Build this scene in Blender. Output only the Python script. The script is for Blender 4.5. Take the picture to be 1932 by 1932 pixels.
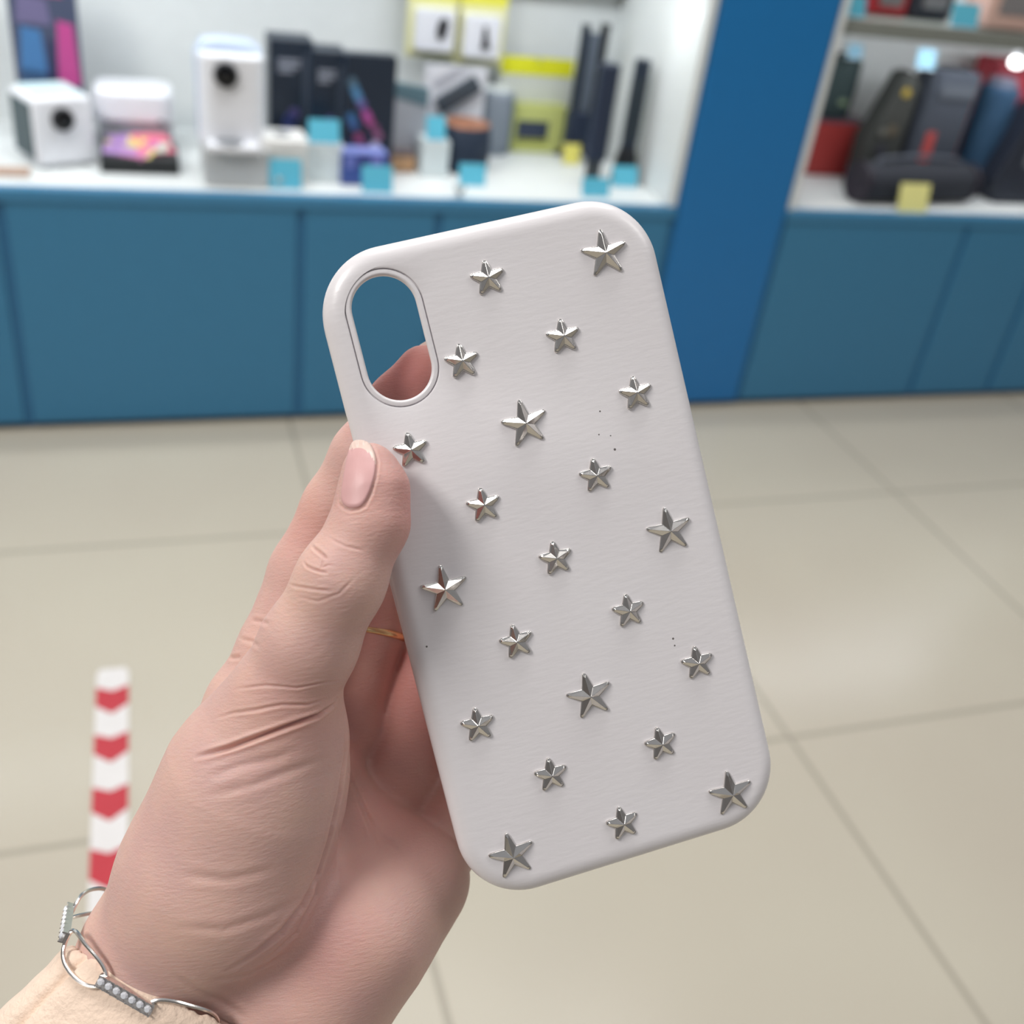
import bpy, bmesh, math, random
import numpy as np
from mathutils import Vector, Matrix
from mathutils.bvhtree import BVHTree
from mathutils.geometry import delaunay_2d_cdt
random.seed(4); np.random.seed(4)
S = bpy.context.scene; C = S.collection
for o in list(bpy.data.objects): bpy.data.objects.remove(o)

# ------------------------------------------------------------------ camera
F_PX = 2010.0; CAMH = 1.081
pit, rol, yaw = math.radians(33.02), math.radians(8.52), math.radians(21.77)
Fw = Vector((math.sin(yaw)*math.cos(pit), math.cos(yaw)*math.cos(pit), -math.sin(pit)))
R0 = Vector((math.cos(yaw), -math.sin(yaw), 0)); U0 = R0.cross(Fw)
Rt = R0*math.cos(rol) + U0*math.sin(rol); Up = -R0*math.sin(rol) + U0*math.cos(rol)
CP = Vector((0, 0, CAMH))
cam = bpy.data.cameras.new('camera'); co = bpy.data.objects.new('camera', cam); C.objects.link(co)
co.matrix_world = Matrix(((Rt.x, Up.x, -Fw.x, CP.x), (Rt.y, Up.y, -Fw.y, CP.y), (Rt.z, Up.z, -Fw.z, CP.z), (0, 0, 0, 1)))
cam.sensor_fit = 'HORIZONTAL'; cam.sensor_width = 25.0; cam.lens = 25.0*F_PX/1932.0
cam.clip_start = 0.01; cam.clip_end = 50
cam.dof.use_dof = True; cam.dof.focus_distance = 0.234; cam.dof.aperture_fstop = cam.lens/3.0
S.camera = co
S.view_settings.view_transform = 'Standard'; S.view_settings.look = 'None'
S.view_settings.exposure = 0.22; S.view_settings.gamma = 1.0; S.view_settings.use_curve_mapping = False

# ------------------------------------------------------------------ world and ceiling lights
w = bpy.data.worlds.new('world'); S.world = w; w.use_nodes = True
nt = w.node_tree; bg = nt.nodes['Background']
tc = nt.nodes.new('ShaderNodeTexCoord'); sx = nt.nodes.new('ShaderNodeSeparateXYZ'); cr = nt.nodes.new('ShaderNodeValToRGB')
mr = nt.nodes.new('ShaderNodeMapRange'); mr.inputs[1].default_value = -1; mr.inputs[2].default_value = 1
nt.links.new(tc.outputs['Generated'], sx.inputs[0]); nt.links.new(sx.outputs[2], mr.inputs[0]); nt.links.new(mr.outputs[0], cr.inputs[0])
cr.color_ramp.elements[0].position = 0.3; cr.color_ramp.elements[0].color = (.30, .27, .24, 1)
cr.color_ramp.elements[1].position = 0.85; cr.color_ramp.elements[1].color = (.80, .82, .86, 1)
e = cr.color_ramp.elements.new(0.5); e.color = (.34, .32, .31, 1)
nt.links.new(cr.outputs[0], bg.inputs[0]); bg.inputs[1].default_value = 0.36

def area(name, loc, target, sx_, sy_, power, col=(1, 1, 1)):
    l = bpy.data.lights.new(name, 'AREA'); l.shape = 'RECTANGLE'; l.size = sx_; l.size_y = sy_; l.energy = power; l.color = col
    o = bpy.data.objects.new(name, l); C.objects.link(o); o.location = loc
    d = Vector(target) - Vector(loc); o.rotation_euler = d.to_track_quat('-Z', 'Y').to_euler()
    return o
area('ceiling_light', (0.3, 1.1, 3.0), (0.3, 1.1, 0), 1.6, .5, 24, (1, .985, .96))
area('ceiling_light', (-1.7, 0.1, 2.7), (-.8, .1, 0.6), 1.0, .6, 40, (1, .97, .93))
area('ceiling_light', (1.8, -0.2, 3.0), (1.8, -.2, 0), 1.2, .6, 14, (1, .97, .93))

area('ceiling_light', (0.7, 2.35, 2.9), (0.55, 2.0, 0), 2.2, .35, 11, (1, .99, .97))

# ------------------------------------------------------------------ helpers
def raydir(px, py): return Fw + Rt*((px-966)/F_PX) - Up*((py-966)/F_PX)
def W(px, py, z): return CP + raydir(px, py)*z                  # point at camera depth z
def at_y(px, py, y): r = raydir(px, py); return CP + r*((y-CP.y)/r.y)
def at_z(px, py, z): r = raydir(px, py); return CP + r*((z-CP.z)/r.z)

def lin(c): return tuple((x/12.92 if x <= .04045 else ((x+.055)/1.055)**2.4) for x in [v/255. for v in c]) + (1,)
MATS = {}
def mat(name, rgb, rough=.5, metal=0., spec=.5, coat=0., emis=None, bump=None, alpha=None, trans=0., sss=0.):
    if name in MATS: return MATS[name]
    m = bpy.data.materials.new(name); m.use_nodes = True; n = m.node_tree; b = n.nodes['Principled BSDF']
    b.inputs['Base Color'].default_value = lin(rgb); b.inputs['Roughness'].default_value = rough
    b.inputs['Metallic'].default_value = metal; b.inputs['Specular IOR Level'].default_value = spec
    b.inputs['Coat Weight'].default_value = coat; b.inputs['Transmission Weight'].default_value = trans
    if emis: b.inputs['Emission Color'].default_value = lin(rgb); b.inputs['Emission Strength'].default_value = emis
    # every material: a faint procedural unevenness of its colour
    t = n.nodes.new('ShaderNodeTexCoord'); no = n.nodes.new('ShaderNodeTexNoise'); no.inputs['Scale'].default_value = 40
    n.links.new(t.outputs['Object'], no.inputs['Vector'])
    hs = n.nodes.new('ShaderNodeHueSaturation'); hs.inputs['Color'].default_value = lin(rgb)
    mp = n.nodes.new('ShaderNodeMapRange'); mp.inputs[3].default_value = .96; mp.inputs[4].default_value = 1.04
    n.links.new(no.outputs[0], mp.inputs[0]); n.links.new(mp.outputs[0], hs.inputs['Value']); n.links.new(hs.outputs[0], b.inputs['Base Color'])
    if bump:
        nb = n.nodes.new('ShaderNodeTexNoise'); nb.inputs['Scale'].default_value = bump[0]
        n.links.new(t.outputs['Object'], nb.inputs['Vector'])
        bu = n.nodes.new('ShaderNodeBump'); bu.inputs['Strength'].default_value = bump[1]; bu.inputs['Distance'].default_value = bump[2]
        n.links.new(nb.outputs[0], bu.inputs['Height']); n.links.new(bu.outputs[0], b.inputs['Normal'])
    MATS[name] = m; return m

class MB:
    def __init__(s): s.bm = bmesh.new()
    def box(s, x0, x1, y0, y1, z0, z1, M=None):
        v = [Vector((x, y, z)) for x in (x0, x1) for y in (y0, y1) for z in (z0, z1)]
        if M is not None: v = [M @ q for q in v]
        vs = [s.bm.verts.new(q) for q in v]
        for f in ((0, 1, 3, 2), (4, 6, 7, 5), (0, 4, 5, 1), (2, 3, 7, 6), (0, 2, 6, 4), (1, 5, 7, 3)): s.bm.faces.new([vs[i] for i in f])
        return s
    def lathe(s, prof, n=40, M=None):                            # prof: (r, z) about Z
        rings = []
        for r, z in prof:
            rings.append([s.bm.verts.new((M or Matrix()) @ Vector((r*math.cos(2*math.pi*k/n), r*math.sin(2*math.pi*k/n), z))) for k in range(n)])
        for a, b in zip(rings, rings[1:]):
            for k in range(n): s.bm.faces.new((a[k], a[(k+1) % n], b[(k+1) % n], b[k]))
        s.bm.faces.new(rings[0][::-1]); s.bm.faces.new(rings[-1]); return s
    def prism(s, pts, z0, z1, M=None, taper=1.0):                # polygon in XY extruded along Z
        M = M or Matrix()
        a = [s.bm.verts.new(M @ Vector((x, y, z0))) for x, y in pts]; b = [s.bm.verts.new(M @ Vector((x*taper, y*taper, z1))) for x, y in pts]
        n = len(pts)
        for k in range(n): s.bm.faces.new((a[k], a[(k+1) % n], b[(k+1) % n], b[k]))
        s.bm.faces.new(a[::-1]); s.bm.faces.new(b); return s
    def tube(s, pts, r, n=10, closed=False):
        P = [Vector(p) for p in pts]; m = len(P); rr = r if hasattr(r, '__len__') else [r]*m; rings = []
        t0 = (P[1]-P[0]).normalized(); nrm = t0.orthogonal().normalized()
        for i in range(m):
            a = P[(i-1) % m] if (closed or i) else P[0]; b = P[(i+1) % m] if (closed or i < m-1) else P[-1]
            t = (b-a).normalized(); nrm = (nrm - t*nrm.dot(t)).normalized(); bn = t.cross(nrm)
            rings.append([s.bm.verts.new(P[i] + (nrm*math.cos(2*math.pi*k/n) + bn*math.sin(2*math.pi*k/n))*rr[i]) for k in range(n)])
        for i in range(m if closed else m-1):
            a, b = rings[i], rings[(i+1) % m]
            for k in range(n): s.bm.faces.new((a[k], a[(k+1) % n], b[(k+1) % n], b[k]))
        if not closed: s.bm.faces.new(rings[0][::-1]); s.bm.faces.new(rings[-1])
        return s
    def build(s, name, m, parent=None, bevel=0., seg=3, smooth=False, subsurf=0):
        bmesh.ops.recalc_face_normals(s.bm, faces=s.bm.faces)
        me = bpy.data.meshes.new(name); s.bm.to_mesh(me); s.bm.free(); me.materials.append(m)
        o = bpy.data.objects.new(name, me); C.objects.link(o)
        if parent is not None: o.parent = parent; o.matrix_parent_inverse = Matrix()
        if bevel:
            b = o.modifiers.new('bevel', 'BEVEL'); b.width = bevel; b.segments = seg; b.limit_method = 'ANGLE'; b.angle_limit = math.radians(35)
        if subsurf: q = o.modifiers.new('sub', 'SUBSURF'); q.levels = q.render_levels = subsurf
        if smooth:
            for p in me.polygons: p.use_smooth = True
            if not subsurf: me.set_sharp_from_angle(angle=math.radians(38))
        return o
def tag(o, label=None, cat=None, group=None, kind=None):
    if label: o['label'] = label
    if cat: o['category'] = cat
    if group: o['group'] = group
    if kind: o['kind'] = kind
    return o
def empty(name, loc, label, cat, group=None, rz=0.):
    o = bpy.data.objects.new(name, None); C.objects.link(o); o.location = loc; o.rotation_euler = (0, 0, rz); o.empty_display_size = .02
    return tag(o, label, cat, group)
def rrect(w_, h_, r, n=6):
    out = []
    for cx, cy, a0 in ((w_/2-r, h_/2-r, 0), (-w_/2+r, h_/2-r, 90), (-w_/2+r, -h_/2+r, 180), (w_/2-r, -h_/2+r, 270)):
        for k in range(n+1):
            a = math.radians(a0+90*k/n); out.append((cx+r*math.cos(a), cy+r*math.sin(a)))
    return out
XZ = Matrix(((1, 0, 0, 0), (0, 0, -1, 0), (0, 1, 0, 0), (0, 0, 0, 1)))  # XY-plane shapes to the XZ plane, Z -> -Y (towards the room)

# ------------------------------------------------------------------ floor
YC = 1.916; HS = 0.461; ND = 0.41                               # counter front, shelf height, niche depth
XL, XC0, XC1, XR = -1.15, 1.0206, 1.278, 2.35
HT = 1.05                                                      # underside of the niche top
m = bpy.data.materials.new('floor_tiles'); m.use_nodes = True; n = m.node_tree; b = n.nodes['Principled BSDF']
t = n.nodes.new('ShaderNodeTexCoord'); sp = n.nodes.new('ShaderNodeSeparateXYZ'); n.links.new(t.outputs['Object'], sp.inputs[0])
def mth(op, a, b_=None, c_=None):
    q = n.nodes.new('ShaderNodeMath'); q.operation = op
    for i, v in enumerate((a, b_, c_)):
        if v is None: continue
        if isinstance(v, (int, float)): q.inputs[i].default_value = v
        else: n.links.new(v, q.inputs[i])
    return q.outputs[0]
def edge(c, off, T): return mth('MULTIPLY', mth('PINGPONG', mth('SUBTRACT', c, off), T/2), 1.0)
ex = edge(sp.outputs[0], 0.256, .6); ey = edge(sp.outputs[1], 0.919, .606)
g = mth('MINIMUM', ex, ey)
gm = n.nodes.new('ShaderNodeMapRange'); gm.interpolation_type = 'SMOOTHSTEP'; gm.inputs[1].default_value = .0028; gm.inputs[2].default_value = .0050; n.links.new(g, gm.inputs[0])
no = n.nodes.new('ShaderNodeTexNoise'); no.inputs['Scale'].default_value = 1.3; no.inputs['Detail'].default_value = 3; n.links.new(t.outputs['Object'], no.inputs[0])
cr = n.nodes.new('ShaderNodeValToRGB'); n.links.new(no.outputs[0], cr.inputs[0])
cr.color_ramp.elements[0].position = .35; cr.color_ramp.elements[0].color = lin((190, 181, 165)); cr.color_ramp.elements[1].position = .65; cr.color_ramp.elements[1].color = lin((196, 189, 172))
mx = n.nodes.new('ShaderNodeMix'); mx.data_type = 'RGBA'; n.links.new(gm.outputs[0], mx.inputs[0]); mx.inputs[6].default_value = lin((166, 158, 143)); n.links.new(cr.outputs[0], mx.inputs[7])
n.links.new(mx.outputs[2], b.inputs['Base Color']); b.inputs['Roughness'].default_value = .22; b.inputs['Specular IOR Level'].default_value = .45
bu = n.nodes.new('ShaderNodeBump'); bu.inputs['Strength'].default_value = .4; bu.inputs['Distance'].default_value = .001; n.links.new(gm.outputs[0], bu.inputs['Height']); n.links.new(bu.outputs[0], b.inputs['Normal'])
fl = MB().box(-4, 5, -3.5, YC+ND+.2, -.05, 0).build('floor', m); tag(fl, 'cream square floor tiles with thin grey joints', kind='structure')

# floor tape: red chevrons on white, lying on the floor
white_tape = mat('white_tape', (226, 222, 220), .45); red_tape = mat('red_tape', (190, 48, 60), .45)
A = at_z(213, 1262, 0); B = at_z(203, 1740, 0); dr = (A-B).normalized(); sd = Vector((dr.y, -dr.x, 0))
T = Matrix(((sd.x, dr.x, 0, B.x), (sd.y, dr.y, 0, B.y), (0, 0, 1, 0), (0, 0, 0, 1)))
L = (A-B).length; hw = .0212
tape = empty('floor_tape', (0, 0, 0), 'white floor tape strip with red chevrons beside the wrist', 'floor tape')
MB().prism([(-hw, -.10), (hw, -.10), (hw, L-.01), (hw*.8, L), (-hw*.8, L), (-hw, L-.01)], 0.0003, .0012, T).build('backing', white_tape, tape)
for y1, y2 in ((1300, 1345), (1388, 1436), (1487, 1545), (1602, 1672), (1738, 1810)):
    a = (at_z(211, y1-4, 0)-B).dot(dr); c = (at_z(208, y2-8, 0)-B).dot(dr); v = .018
    MB().prism([(-hw, a), (0, a-v*.55), (hw, a), (hw, c+v*.35), (0, c-v*.6), (-hw, c+v*.35)], .0012, .0017, T).build('chevron', red_tape, tape)

# ------------------------------------------------------------------ display cabinets
blue = mat('blue_laminate', (58, 122, 160), .38, spec=.4); blue_c = mat('blue_pillar_laminate', (26, 112, 174), .32, spec=.45)
seam = mat('dark_blue_edge', (42, 104, 146), .5); white_lam = mat('white_laminate', (222, 226, 226), .45)
toe_shadow_m = mat('toe_shadow_dark', (60, 55, 52), .7); led_m = mat('led_strip', (240, 248, 255), .5, emis=5.0); glassy = mat('shelf_glass_edge', (138, 140, 134), .3)
def cabinet(name, x0, x1, seams, label):
    r = empty(name, ((x0+x1)/2, YC, 0), label, 'display cabinet'); ox, oy = r.location.x, r.location.y
    xs = [x0] + seams + [x1]
    for a, c in zip(xs, xs[1:]):
        MB().box(a+.008-ox, c-.008-ox, 0, .02, .018, HS-.022).build('front_panel', blue, r, .0015)
    MB().box(x0-ox, x1-ox, .005, .03, .012, HS-.02).build('panel_backing', seam, r)
    MB().box(x0-ox, x1-ox, .02, .05, 0, .018).build('toe_shadow', toe_shadow_m, r)  # dark strip painting in the shadow of the toe gap
    MB().box(x0-ox, x1-ox, -.004, .02, HS-.022, HS-.001).build('shelf_edge', mat('light_blue_edge', (60, 125, 165), .4), r, .001)
    MB().box(x0-ox, x1-ox, .02, ND, HS-.03, HS-.001).build('shelf_board', white_lam, r)
    MB().box(x0-ox, x1-ox, ND, ND+.02, 0, HT+.1).build('back_panel', white_lam, r)
    MB().box(x0-ox, x1-ox, .02, ND, HT, HT+.1).build('top_board', white_lam, r)
    return r
cabL = cabinet('display_cabinet', XL, XC0, [-.226, .272, .53], 'long blue-fronted white display cabinet left of the blue pillar')
cabR = cabinet('display_cabinet', XC1, XR, [1.755, 1.99], 'blue-fronted white display cabinet right of the blue pillar, full of speakers')
for r, x0, x1 in ((cabL, XL, XC0), (cabR, XC1, XR)):
    ox = r.location.x
    for xx in ((x0, x0+.018), (x1-.018, x1)):
        MB().box(xx[0]-ox, xx[1]-ox, .004, ND, HS, HT).build('side_panel', white_lam, r, .001)
    MB().box(x0+.03-ox, x1-.03-ox, .10, .13, HT-.012, HT-.001).build('light_strip', led_m, r)
area('cabinet_lamp', ((XL+XC0)/2, YC+.09, HT-.02), ((XL+XC0)/2, YC+.41, HS+.10), XC0-XL-.1, .05, 4.6, (.95, .98, 1))
area('cabinet_lamp', ((XC1+XR)/2, YC+.13, HT-.02), ((XC1+XR)/2, YC+.2, HS), XR-XC1-.1, .05, 1.5, (.95, .98, 1))
pil = empty('pillar', ((XC0+XC1)/2, YC, 0), 'tall blue pillar between the two display cabinets', 'pillar')
wd = (XC1-XC0)/2
MB().box(-wd+.007, wd-.007, -.004, ND, .018, 2.4).build('pillar_face', blue_c, pil, .0015)
MB().box(-wd, wd, .002, ND, .012, 2.38).build('pillar_edge', seam, pil)
MB().box(-wd, wd, .02, .05, 0, .018).build('toe_shadow', toe_shadow_m, pil)  # same painted toe-gap shadow under the pillar

# ------------------------------------------------------------------ goods on the shelves
def stand(x0, x1, pt, pb, y=None, z=HS):
    xm = (x0+x1)/2
    if y is None: y = at_z(xm, pb, z).y
    ym = (pt+pb)/2; a, c = at_y(x0, ym, y).x, at_y(x1, ym, y).x
    b_ = at_y(xm, pb, y); return (a+c)/2, y, c-a, at_y(xm, pt, y).z-z
white_p = mat('white_plastic', (232, 234, 240), .35); black_p = mat('black_plastic', (24, 27, 32), .35); grey_p = mat('grey_plastic', (120, 124, 130), .5)
dark_glass = mat('lens_glass', (10, 14, 20), .08); card_w = mat('white_card', (226, 226, 222), .6); cyan = mat('cyan_card', (92, 186, 212), .6); yellow = mat('yellow_card', (226, 220, 40), .5)
GT = 'price tags on the shelves'
def price_tag(px0, px1, pt, pb, label, m_=None, y=None, z=HS, tilt=.25):
    x, y, w_, h_ = stand(px0, px1, pt, pb, y, z); r = empty('price_tag', (x, y, z), label, 'price tag', GT)
    Mt = Matrix.Rotation(-tilt, 4, 'X')
    MB().box(-w_/2, w_/2, 0, .0012, 0.001, h_/math.cos(tilt), Mt).build('card', m_ or cyan, r)
    MB().box(-w_/2, w_/2, -.001, .012, 0, .0016).build('foot', white_p, r)
    return r
def lens(name, r, c, rad, dep, ring=None):                      # a lens pointing to the room
    M_ = Matrix.Translation(c) @ XZ
    k = MB().lathe([(rad*1.18, -.002), (rad*1.18, dep*.5), (rad*1.05, dep), (rad, dep), (rad*.92, dep*.55), (rad*.3, dep*.5)], 40, M_).build('lens_ring', ring or black_p, r, smooth=True)
    MB().lathe([(rad*.9, dep*.56), (rad*.8, dep*.66), (rad*.5, dep*.78), (.0004, dep*.84)], 40, M_).build(name, dark_glass, k, smooth=True)
# white cube projector, left
x, y, w_, h_ = stand(62, 184, 190, 322); y += .02; P = empty('projector', (x, y, HS), 'white cube projector with a round black lens and dark side, far left', 'projector', rz=.44)
MB().box(-w_/2, w_/2, 0, w_*1.0, .004, h_).build('body', white_p, P, .008, smooth=True)
MB().box(-w_/2-.002, -w_/2+.001, .012, w_*.92, .012, h_-.012).build('side_panel', mat('dark_grille', (74, 88, 92), .7), P, .002)
MB().box(-w_/2+.01, w_/2-.01, .01, w_*.9, h_-.001, h_+.004).build('top_panel', mat('mint_plastic', (206, 228, 230), .35), P, .003)
for sx_ in (-1, 1): MB().box(sx_*w_*.36-.008, sx_*w_*.36+.008, .01, w_*.85, 0, .005).build('foot', grey_p, P)
lens('lens', P, (-.004, 0, h_*.70), .0165, .010)
# picture box standing behind it
x, y, w_, h_ = stand(24, 152, -60, 235, YC+.27); P = empty('product_box', (x, y, HS), 'tall dark carton printed with blue and pink figures, behind the cube projector', 'box', rz=.1)
MB().box(-w_/2, w_/2, 0, .05, 0, h_).build('carton', mat('slate_print', (72, 80, 104), .35), P, .001)
for nm, x0, x1, z0, z1, c_ in (('print', -.42, -.02, .42, .66, (70, 120, 172)), ('print', .12, .46, .36, .70, (190, 74, 142)), ('print', -.05, .16, .36, .6, (48, 52, 86)), ('print', -.42, .1, .70, .83, (110, 104, 140)), ('print', -.46, .0, .3, .42, (54, 84, 120)), ('print', -.4, .3, .86, .93, (200, 90, 130))):
    MB().prism([(w_*x0, h_*z0), (w_*x1, h_*(z0-.01)), (w_*(x1-.05), h_*z1), (w_*(x0+.06), h_*(z1+.02))], .0001, .0008, XZ).build(nm, mat('print_%d' % c_[0], c_, .4), P)
# printer
x, y, w_, h_ = stand(178, 330, 176, 268, YC+.22); P = empty('photo_printer', (x, y, HS), 'low white rounded photo printer behind the picture tray', 'printer')
MB().prism(rrect(w_, .12, .03), h_*.50, h_, Matrix.Translation((0, .06, 0))).build('body', white_p, P, .008, smooth=True)
MB().box(-w_*.46, w_*.46, .004, .115, 0, h_*.5).build('base', mat('mid_grey_plastic', (152, 155, 162), .5), P, .002)
MB().box(w_*.28, w_*.36, -.0015, .003, h_*.52, h_*.58).build('badge', grey_p, P)
# picture tray
x, y, w_, h_ = stand(188, 338, 268, 328); P = empty('picture_tray', (x, y, HS), 'black tray with a pile of colourful prints in front of the printer', 'tray')
MB().box(-w_/2, w_/2, 0, .11, 0, h_*.45).build('tray', mat('deep_black', (18, 22, 24), .4), P, .002)
for k in range(9):
    c_ = ((206, 120, 168), (222, 206, 120), (168, 132, 190), (224, 118, 140), (200, 210, 196))[k % 5]; M_ = Matrix.Translation((random.uniform(-.25, .25)*w_, .03+.009*k, h_*.45+.0012*k+.0005)) @ Matrix.Rotation(random.uniform(-.5, .5), 4, 'Z') @ Matrix.Rotation(.12, 4, 'X')
    MB().box(-.032, .032, -.022, .022, 0, .001, M_).build('print', mat('photo_print_%d' % (k % 5), c_, .3), P)
# white pedestal with the tall projector
x, y, w_, h_ = stand(386, 508, 282, 352); P = empty('pedestal', (x, y, HS), 'pale grey block pedestal under the tall white projector', 'pedestal'); px_, py_ = x, y
MB().box(-w_/2, w_/2, 0, .13, 0, h_).build('block', mat('pale_grey', (196, 198, 198), .6), P, .003)
zp = HS+h_; x, y, w_, h_ = stand(366, 503, 86, 282, py_+.01, zp); P = empty('projector', (x, y, zp), 'tall white projector with a round black lens and blue top rim, on the pedestal', 'projector')
MB().prism(rrect(w_*.92, .10, .026), 0, h_*.9, Matrix.Translation((w_*.03, .052, 0))).build('body', white_p, P, .006, smooth=True)
MB().prism([(-w_*.44, 0), (-w_*.46, h_*.86), (-w_*.34, h_*.98), (-w_*.1, h_*1.0), (w_*.3, h_*.985), (w_*.46, h_*.93), (w_*.48, h_*.85), (w_*.48, 0)], -.09, -.03, XZ).build('back_shell', mat('blue_grey_plastic', (184, 198, 220), .4), P, .005, smooth=True)
lens('lens', P, (-w_*.06, .002, h_*.72), .0175, .012)
MB().box(-w_*.34, w_*.38, -.035, .01, 0, .012).build('front_tray', white_p, P, .003)
MB().lathe([(.022, 0), (.024, .003), (.018, .004)], 32, Matrix.Translation((-.004, -.012, .011))).build('tray_dish', grey_p, P)
# white box with oval
x, y, w_, h_ = stand(494, 578, 268, 350); P = empty('gadget_box', (x, y, HS), 'small white box with a dark oval inlay on its lid, right of the tall projector', 'box')
MB().box(-w_/2, w_/2, 0, .075, 0, h_).build('box', card_w, P, .002)
MB().box(-w_/2-.002, w_/2+.002, -.002, .077, h_*.8, h_+.004).build('lid', mat('lid_white', (238, 238, 236), .4), P, .003)
MB().lathe([(.014, 0), (.014, .002), (.010, .003)], 32, Matrix.Translation((0, .035, h_+.004))).build('inlay', grey_p, P)
price_tag(509, 570, 304, 347, 'cyan price tag leaning on the small white box', y=YC+.035)
# clear knobs
for px, py, lb in ((526, 354, 'small clear knob on the shelf edge below the small white box'), (866, 370, 'small clear knob on the shelf edge below the round speaker')):
    q = at_z(px, py, HS); k = MB().lathe([(.005, 0), (.004, .006), (.009, .010), (.011, .016), (.008, .021), (.001, .022)], 24).build('shelf_knob', mat('clear_knob', (210, 212, 212), .1, trans=.6), smooth=True)
    k.location = (q.x, max(q.y, YC+.016), HS); tag(k, lb, 'knob')
# dark cartons
dk = mat('navy_carton', (28, 40, 56), .35); dk2 = mat('navy_carton_side', (70, 80, 96), .4)
def disc(r, parent, c, rad, col_, ox=0):
    MB().lathe([(rad, 0), (rad, .0008)], 24, Matrix.Translation(c) @ XZ).build('print', mat('dot_%d_%d' % (col_[0], col_[1]), col_, .4), parent)
CB = 'dark cartons side by side at the back of the shelf'
for k, (a, c, pt, lb) in enumerate(((508, 590, 76, 'leftmost and tallest dark carton, beside the tall white projector'), (586, 652, 98, 'dark carton between its taller neighbour and the round-cornered one'))):
    x, y, w_, h_ = stand(a, c, pt, 262, YC+.19-.03*k); P = empty('dark_carton', (x, y, HS), lb, 'box', CB)
    MB().box(-w_/2, w_/2, 0, .075, 0, h_).build('carton', dk, P, .001)
    MB().box(w_*.27, w_/2+.0004, -.0008, .06, .001, h_*.9).build('side_band', dk2, P)
    for z_ in (.83, .79, .75): MB().box(-w_*.3, w_*(.2 if z_ > .76 else .05), -.001, 0, h_*z_, h_*(z_+.025)).build('printed_line', mat('print_grey', (140, 146, 160), .4), P)
    for q in ((-.02, .38, (72, 84, 150)), (-.06, .33, (66, 80, 146)), (.08, .43, (84, 76, 130))): disc('d', P, (w_*q[0], -.0002, h_*q[1]), .0105, q[2])
x, y, w_, h_ = stand(650, 746, 104, 272, YC+.125); P = empty('dark_carton', (x, y, HS), 'round-cornered dark carton printed with diagonal blue and pink dots', 'box', CB)
MB().prism([(a, b_+h_/2) for a, b_ in rrect(w_, h_, .006)], -.030, 0, XZ).build('carton', dk, P, .001)
for i, (u, v, c_) in enumerate(((-.36, .78, (84, 110, 130)), (-.3, .72, (78, 128, 168)), (-.24, .67, (84, 136, 182)), (-.16, .61, (110, 100, 160)), (-.06, .53, (176, 84, 160)), (.0, .48, (170, 78, 140)), (.12, .42, (130, 74, 110)), (.2, .36, (140, 90, 120)), (.14, .28, (190, 180, 196)), (-.36, .5, (60, 110, 160)), (-.3, .44, (64, 96, 150)), (-.2, .34, (150, 70, 110)), (-.1, .27, (120, 66, 96)))):
    disc('d', P, (w_*u, -.0002-.0001*i, h_*v), .0085, c_)
price_tag(583, 642, 228, 272, 'cyan price tag in front of the dark cartons', y=YC+.09, z=at_y(612, 272, YC+.09).z)
st = tag(MB().box(-.036, .036, 0, .055, 0, at_y(612, 272, YC+.09).z-HS-.0005).build('riser_block', mat('acrylic_block', (214, 224, 226), .25), None, .002), 'small clear white riser block under the cyan tag by the dark cartons', 'riser'); q = at_y(612, 272, YC+.09); st.location = (q.x, YC+.089, HS)
# blue violet box, bronze box
x, y, w_, h_ = stand(644, 732, 292, 350); P = empty('gadget_box', (x, y, HS), 'blue and violet patterned box before the round-cornered dark carton', 'box')
MB().box(-w_/2, w_/2, 0, .055, 0, h_).build('box', mat('blue_box', (60, 82, 150), .4), P, .002)
MB().box(-w_/2+.002, w_/2-.002, .002, .053, h_-.001, h_+.002).build('lid_print', mat('periwinkle_print', (132, 144, 206), .4), P)
for k, c_ in enumerate(((110, 120, 190), (70, 60, 120), (140, 130, 200))): MB().box(-w_*.42+k*w_*.28, -w_*.2+k*w_*.28, -.0008, 0, h_*.55, h_*.92).build('print', mat('vio_%d' % k, c_, .4), P)
price_tag(684, 742, 316, 362, 'cyan price tag in front of the blue and violet box', y=YC+.03)
x, y, w_, h_ = stand(728, 784, 288, 325); P = empty('gadget_box', (x, y, HS), 'brown box with a tan front, right of the blue and violet box', 'box')
MB().box(-w_/2, w_/2, 0, .075, 0, h_).build('box', mat('brown_box', (104, 92, 92), .5), P, .002)
MB().box(-w_/2+.001, w_/2-.001, -.001, .001, .002, h_*.8).build('front_label', mat('tan_card', (190, 150, 112), .6), P)
# leaning speckled board
x, y, w_, h_ = stand(742, 806, 158, 298, YC+.2); P = empty('card_pack', (x, y, HS), 'speckled grey pack with a dark teal header, standing behind the brown box', 'pack', rz=.05)
MB().box(-w_/2, w_/2, 0, .02, 0, h_*.84).build('pack', mat('speckled_grey', (172, 174, 182), .6, bump=(400, .5, .001)), P, .002)
MB().prism([(-w_*.5, h_*.84), (w_*.5, h_*.74), (w_*.5, h_*.95), (-w_*.5, h_)], -.02, .001, XZ).build('header', mat('teal_header', (92, 120, 132), .5), P)
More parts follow.
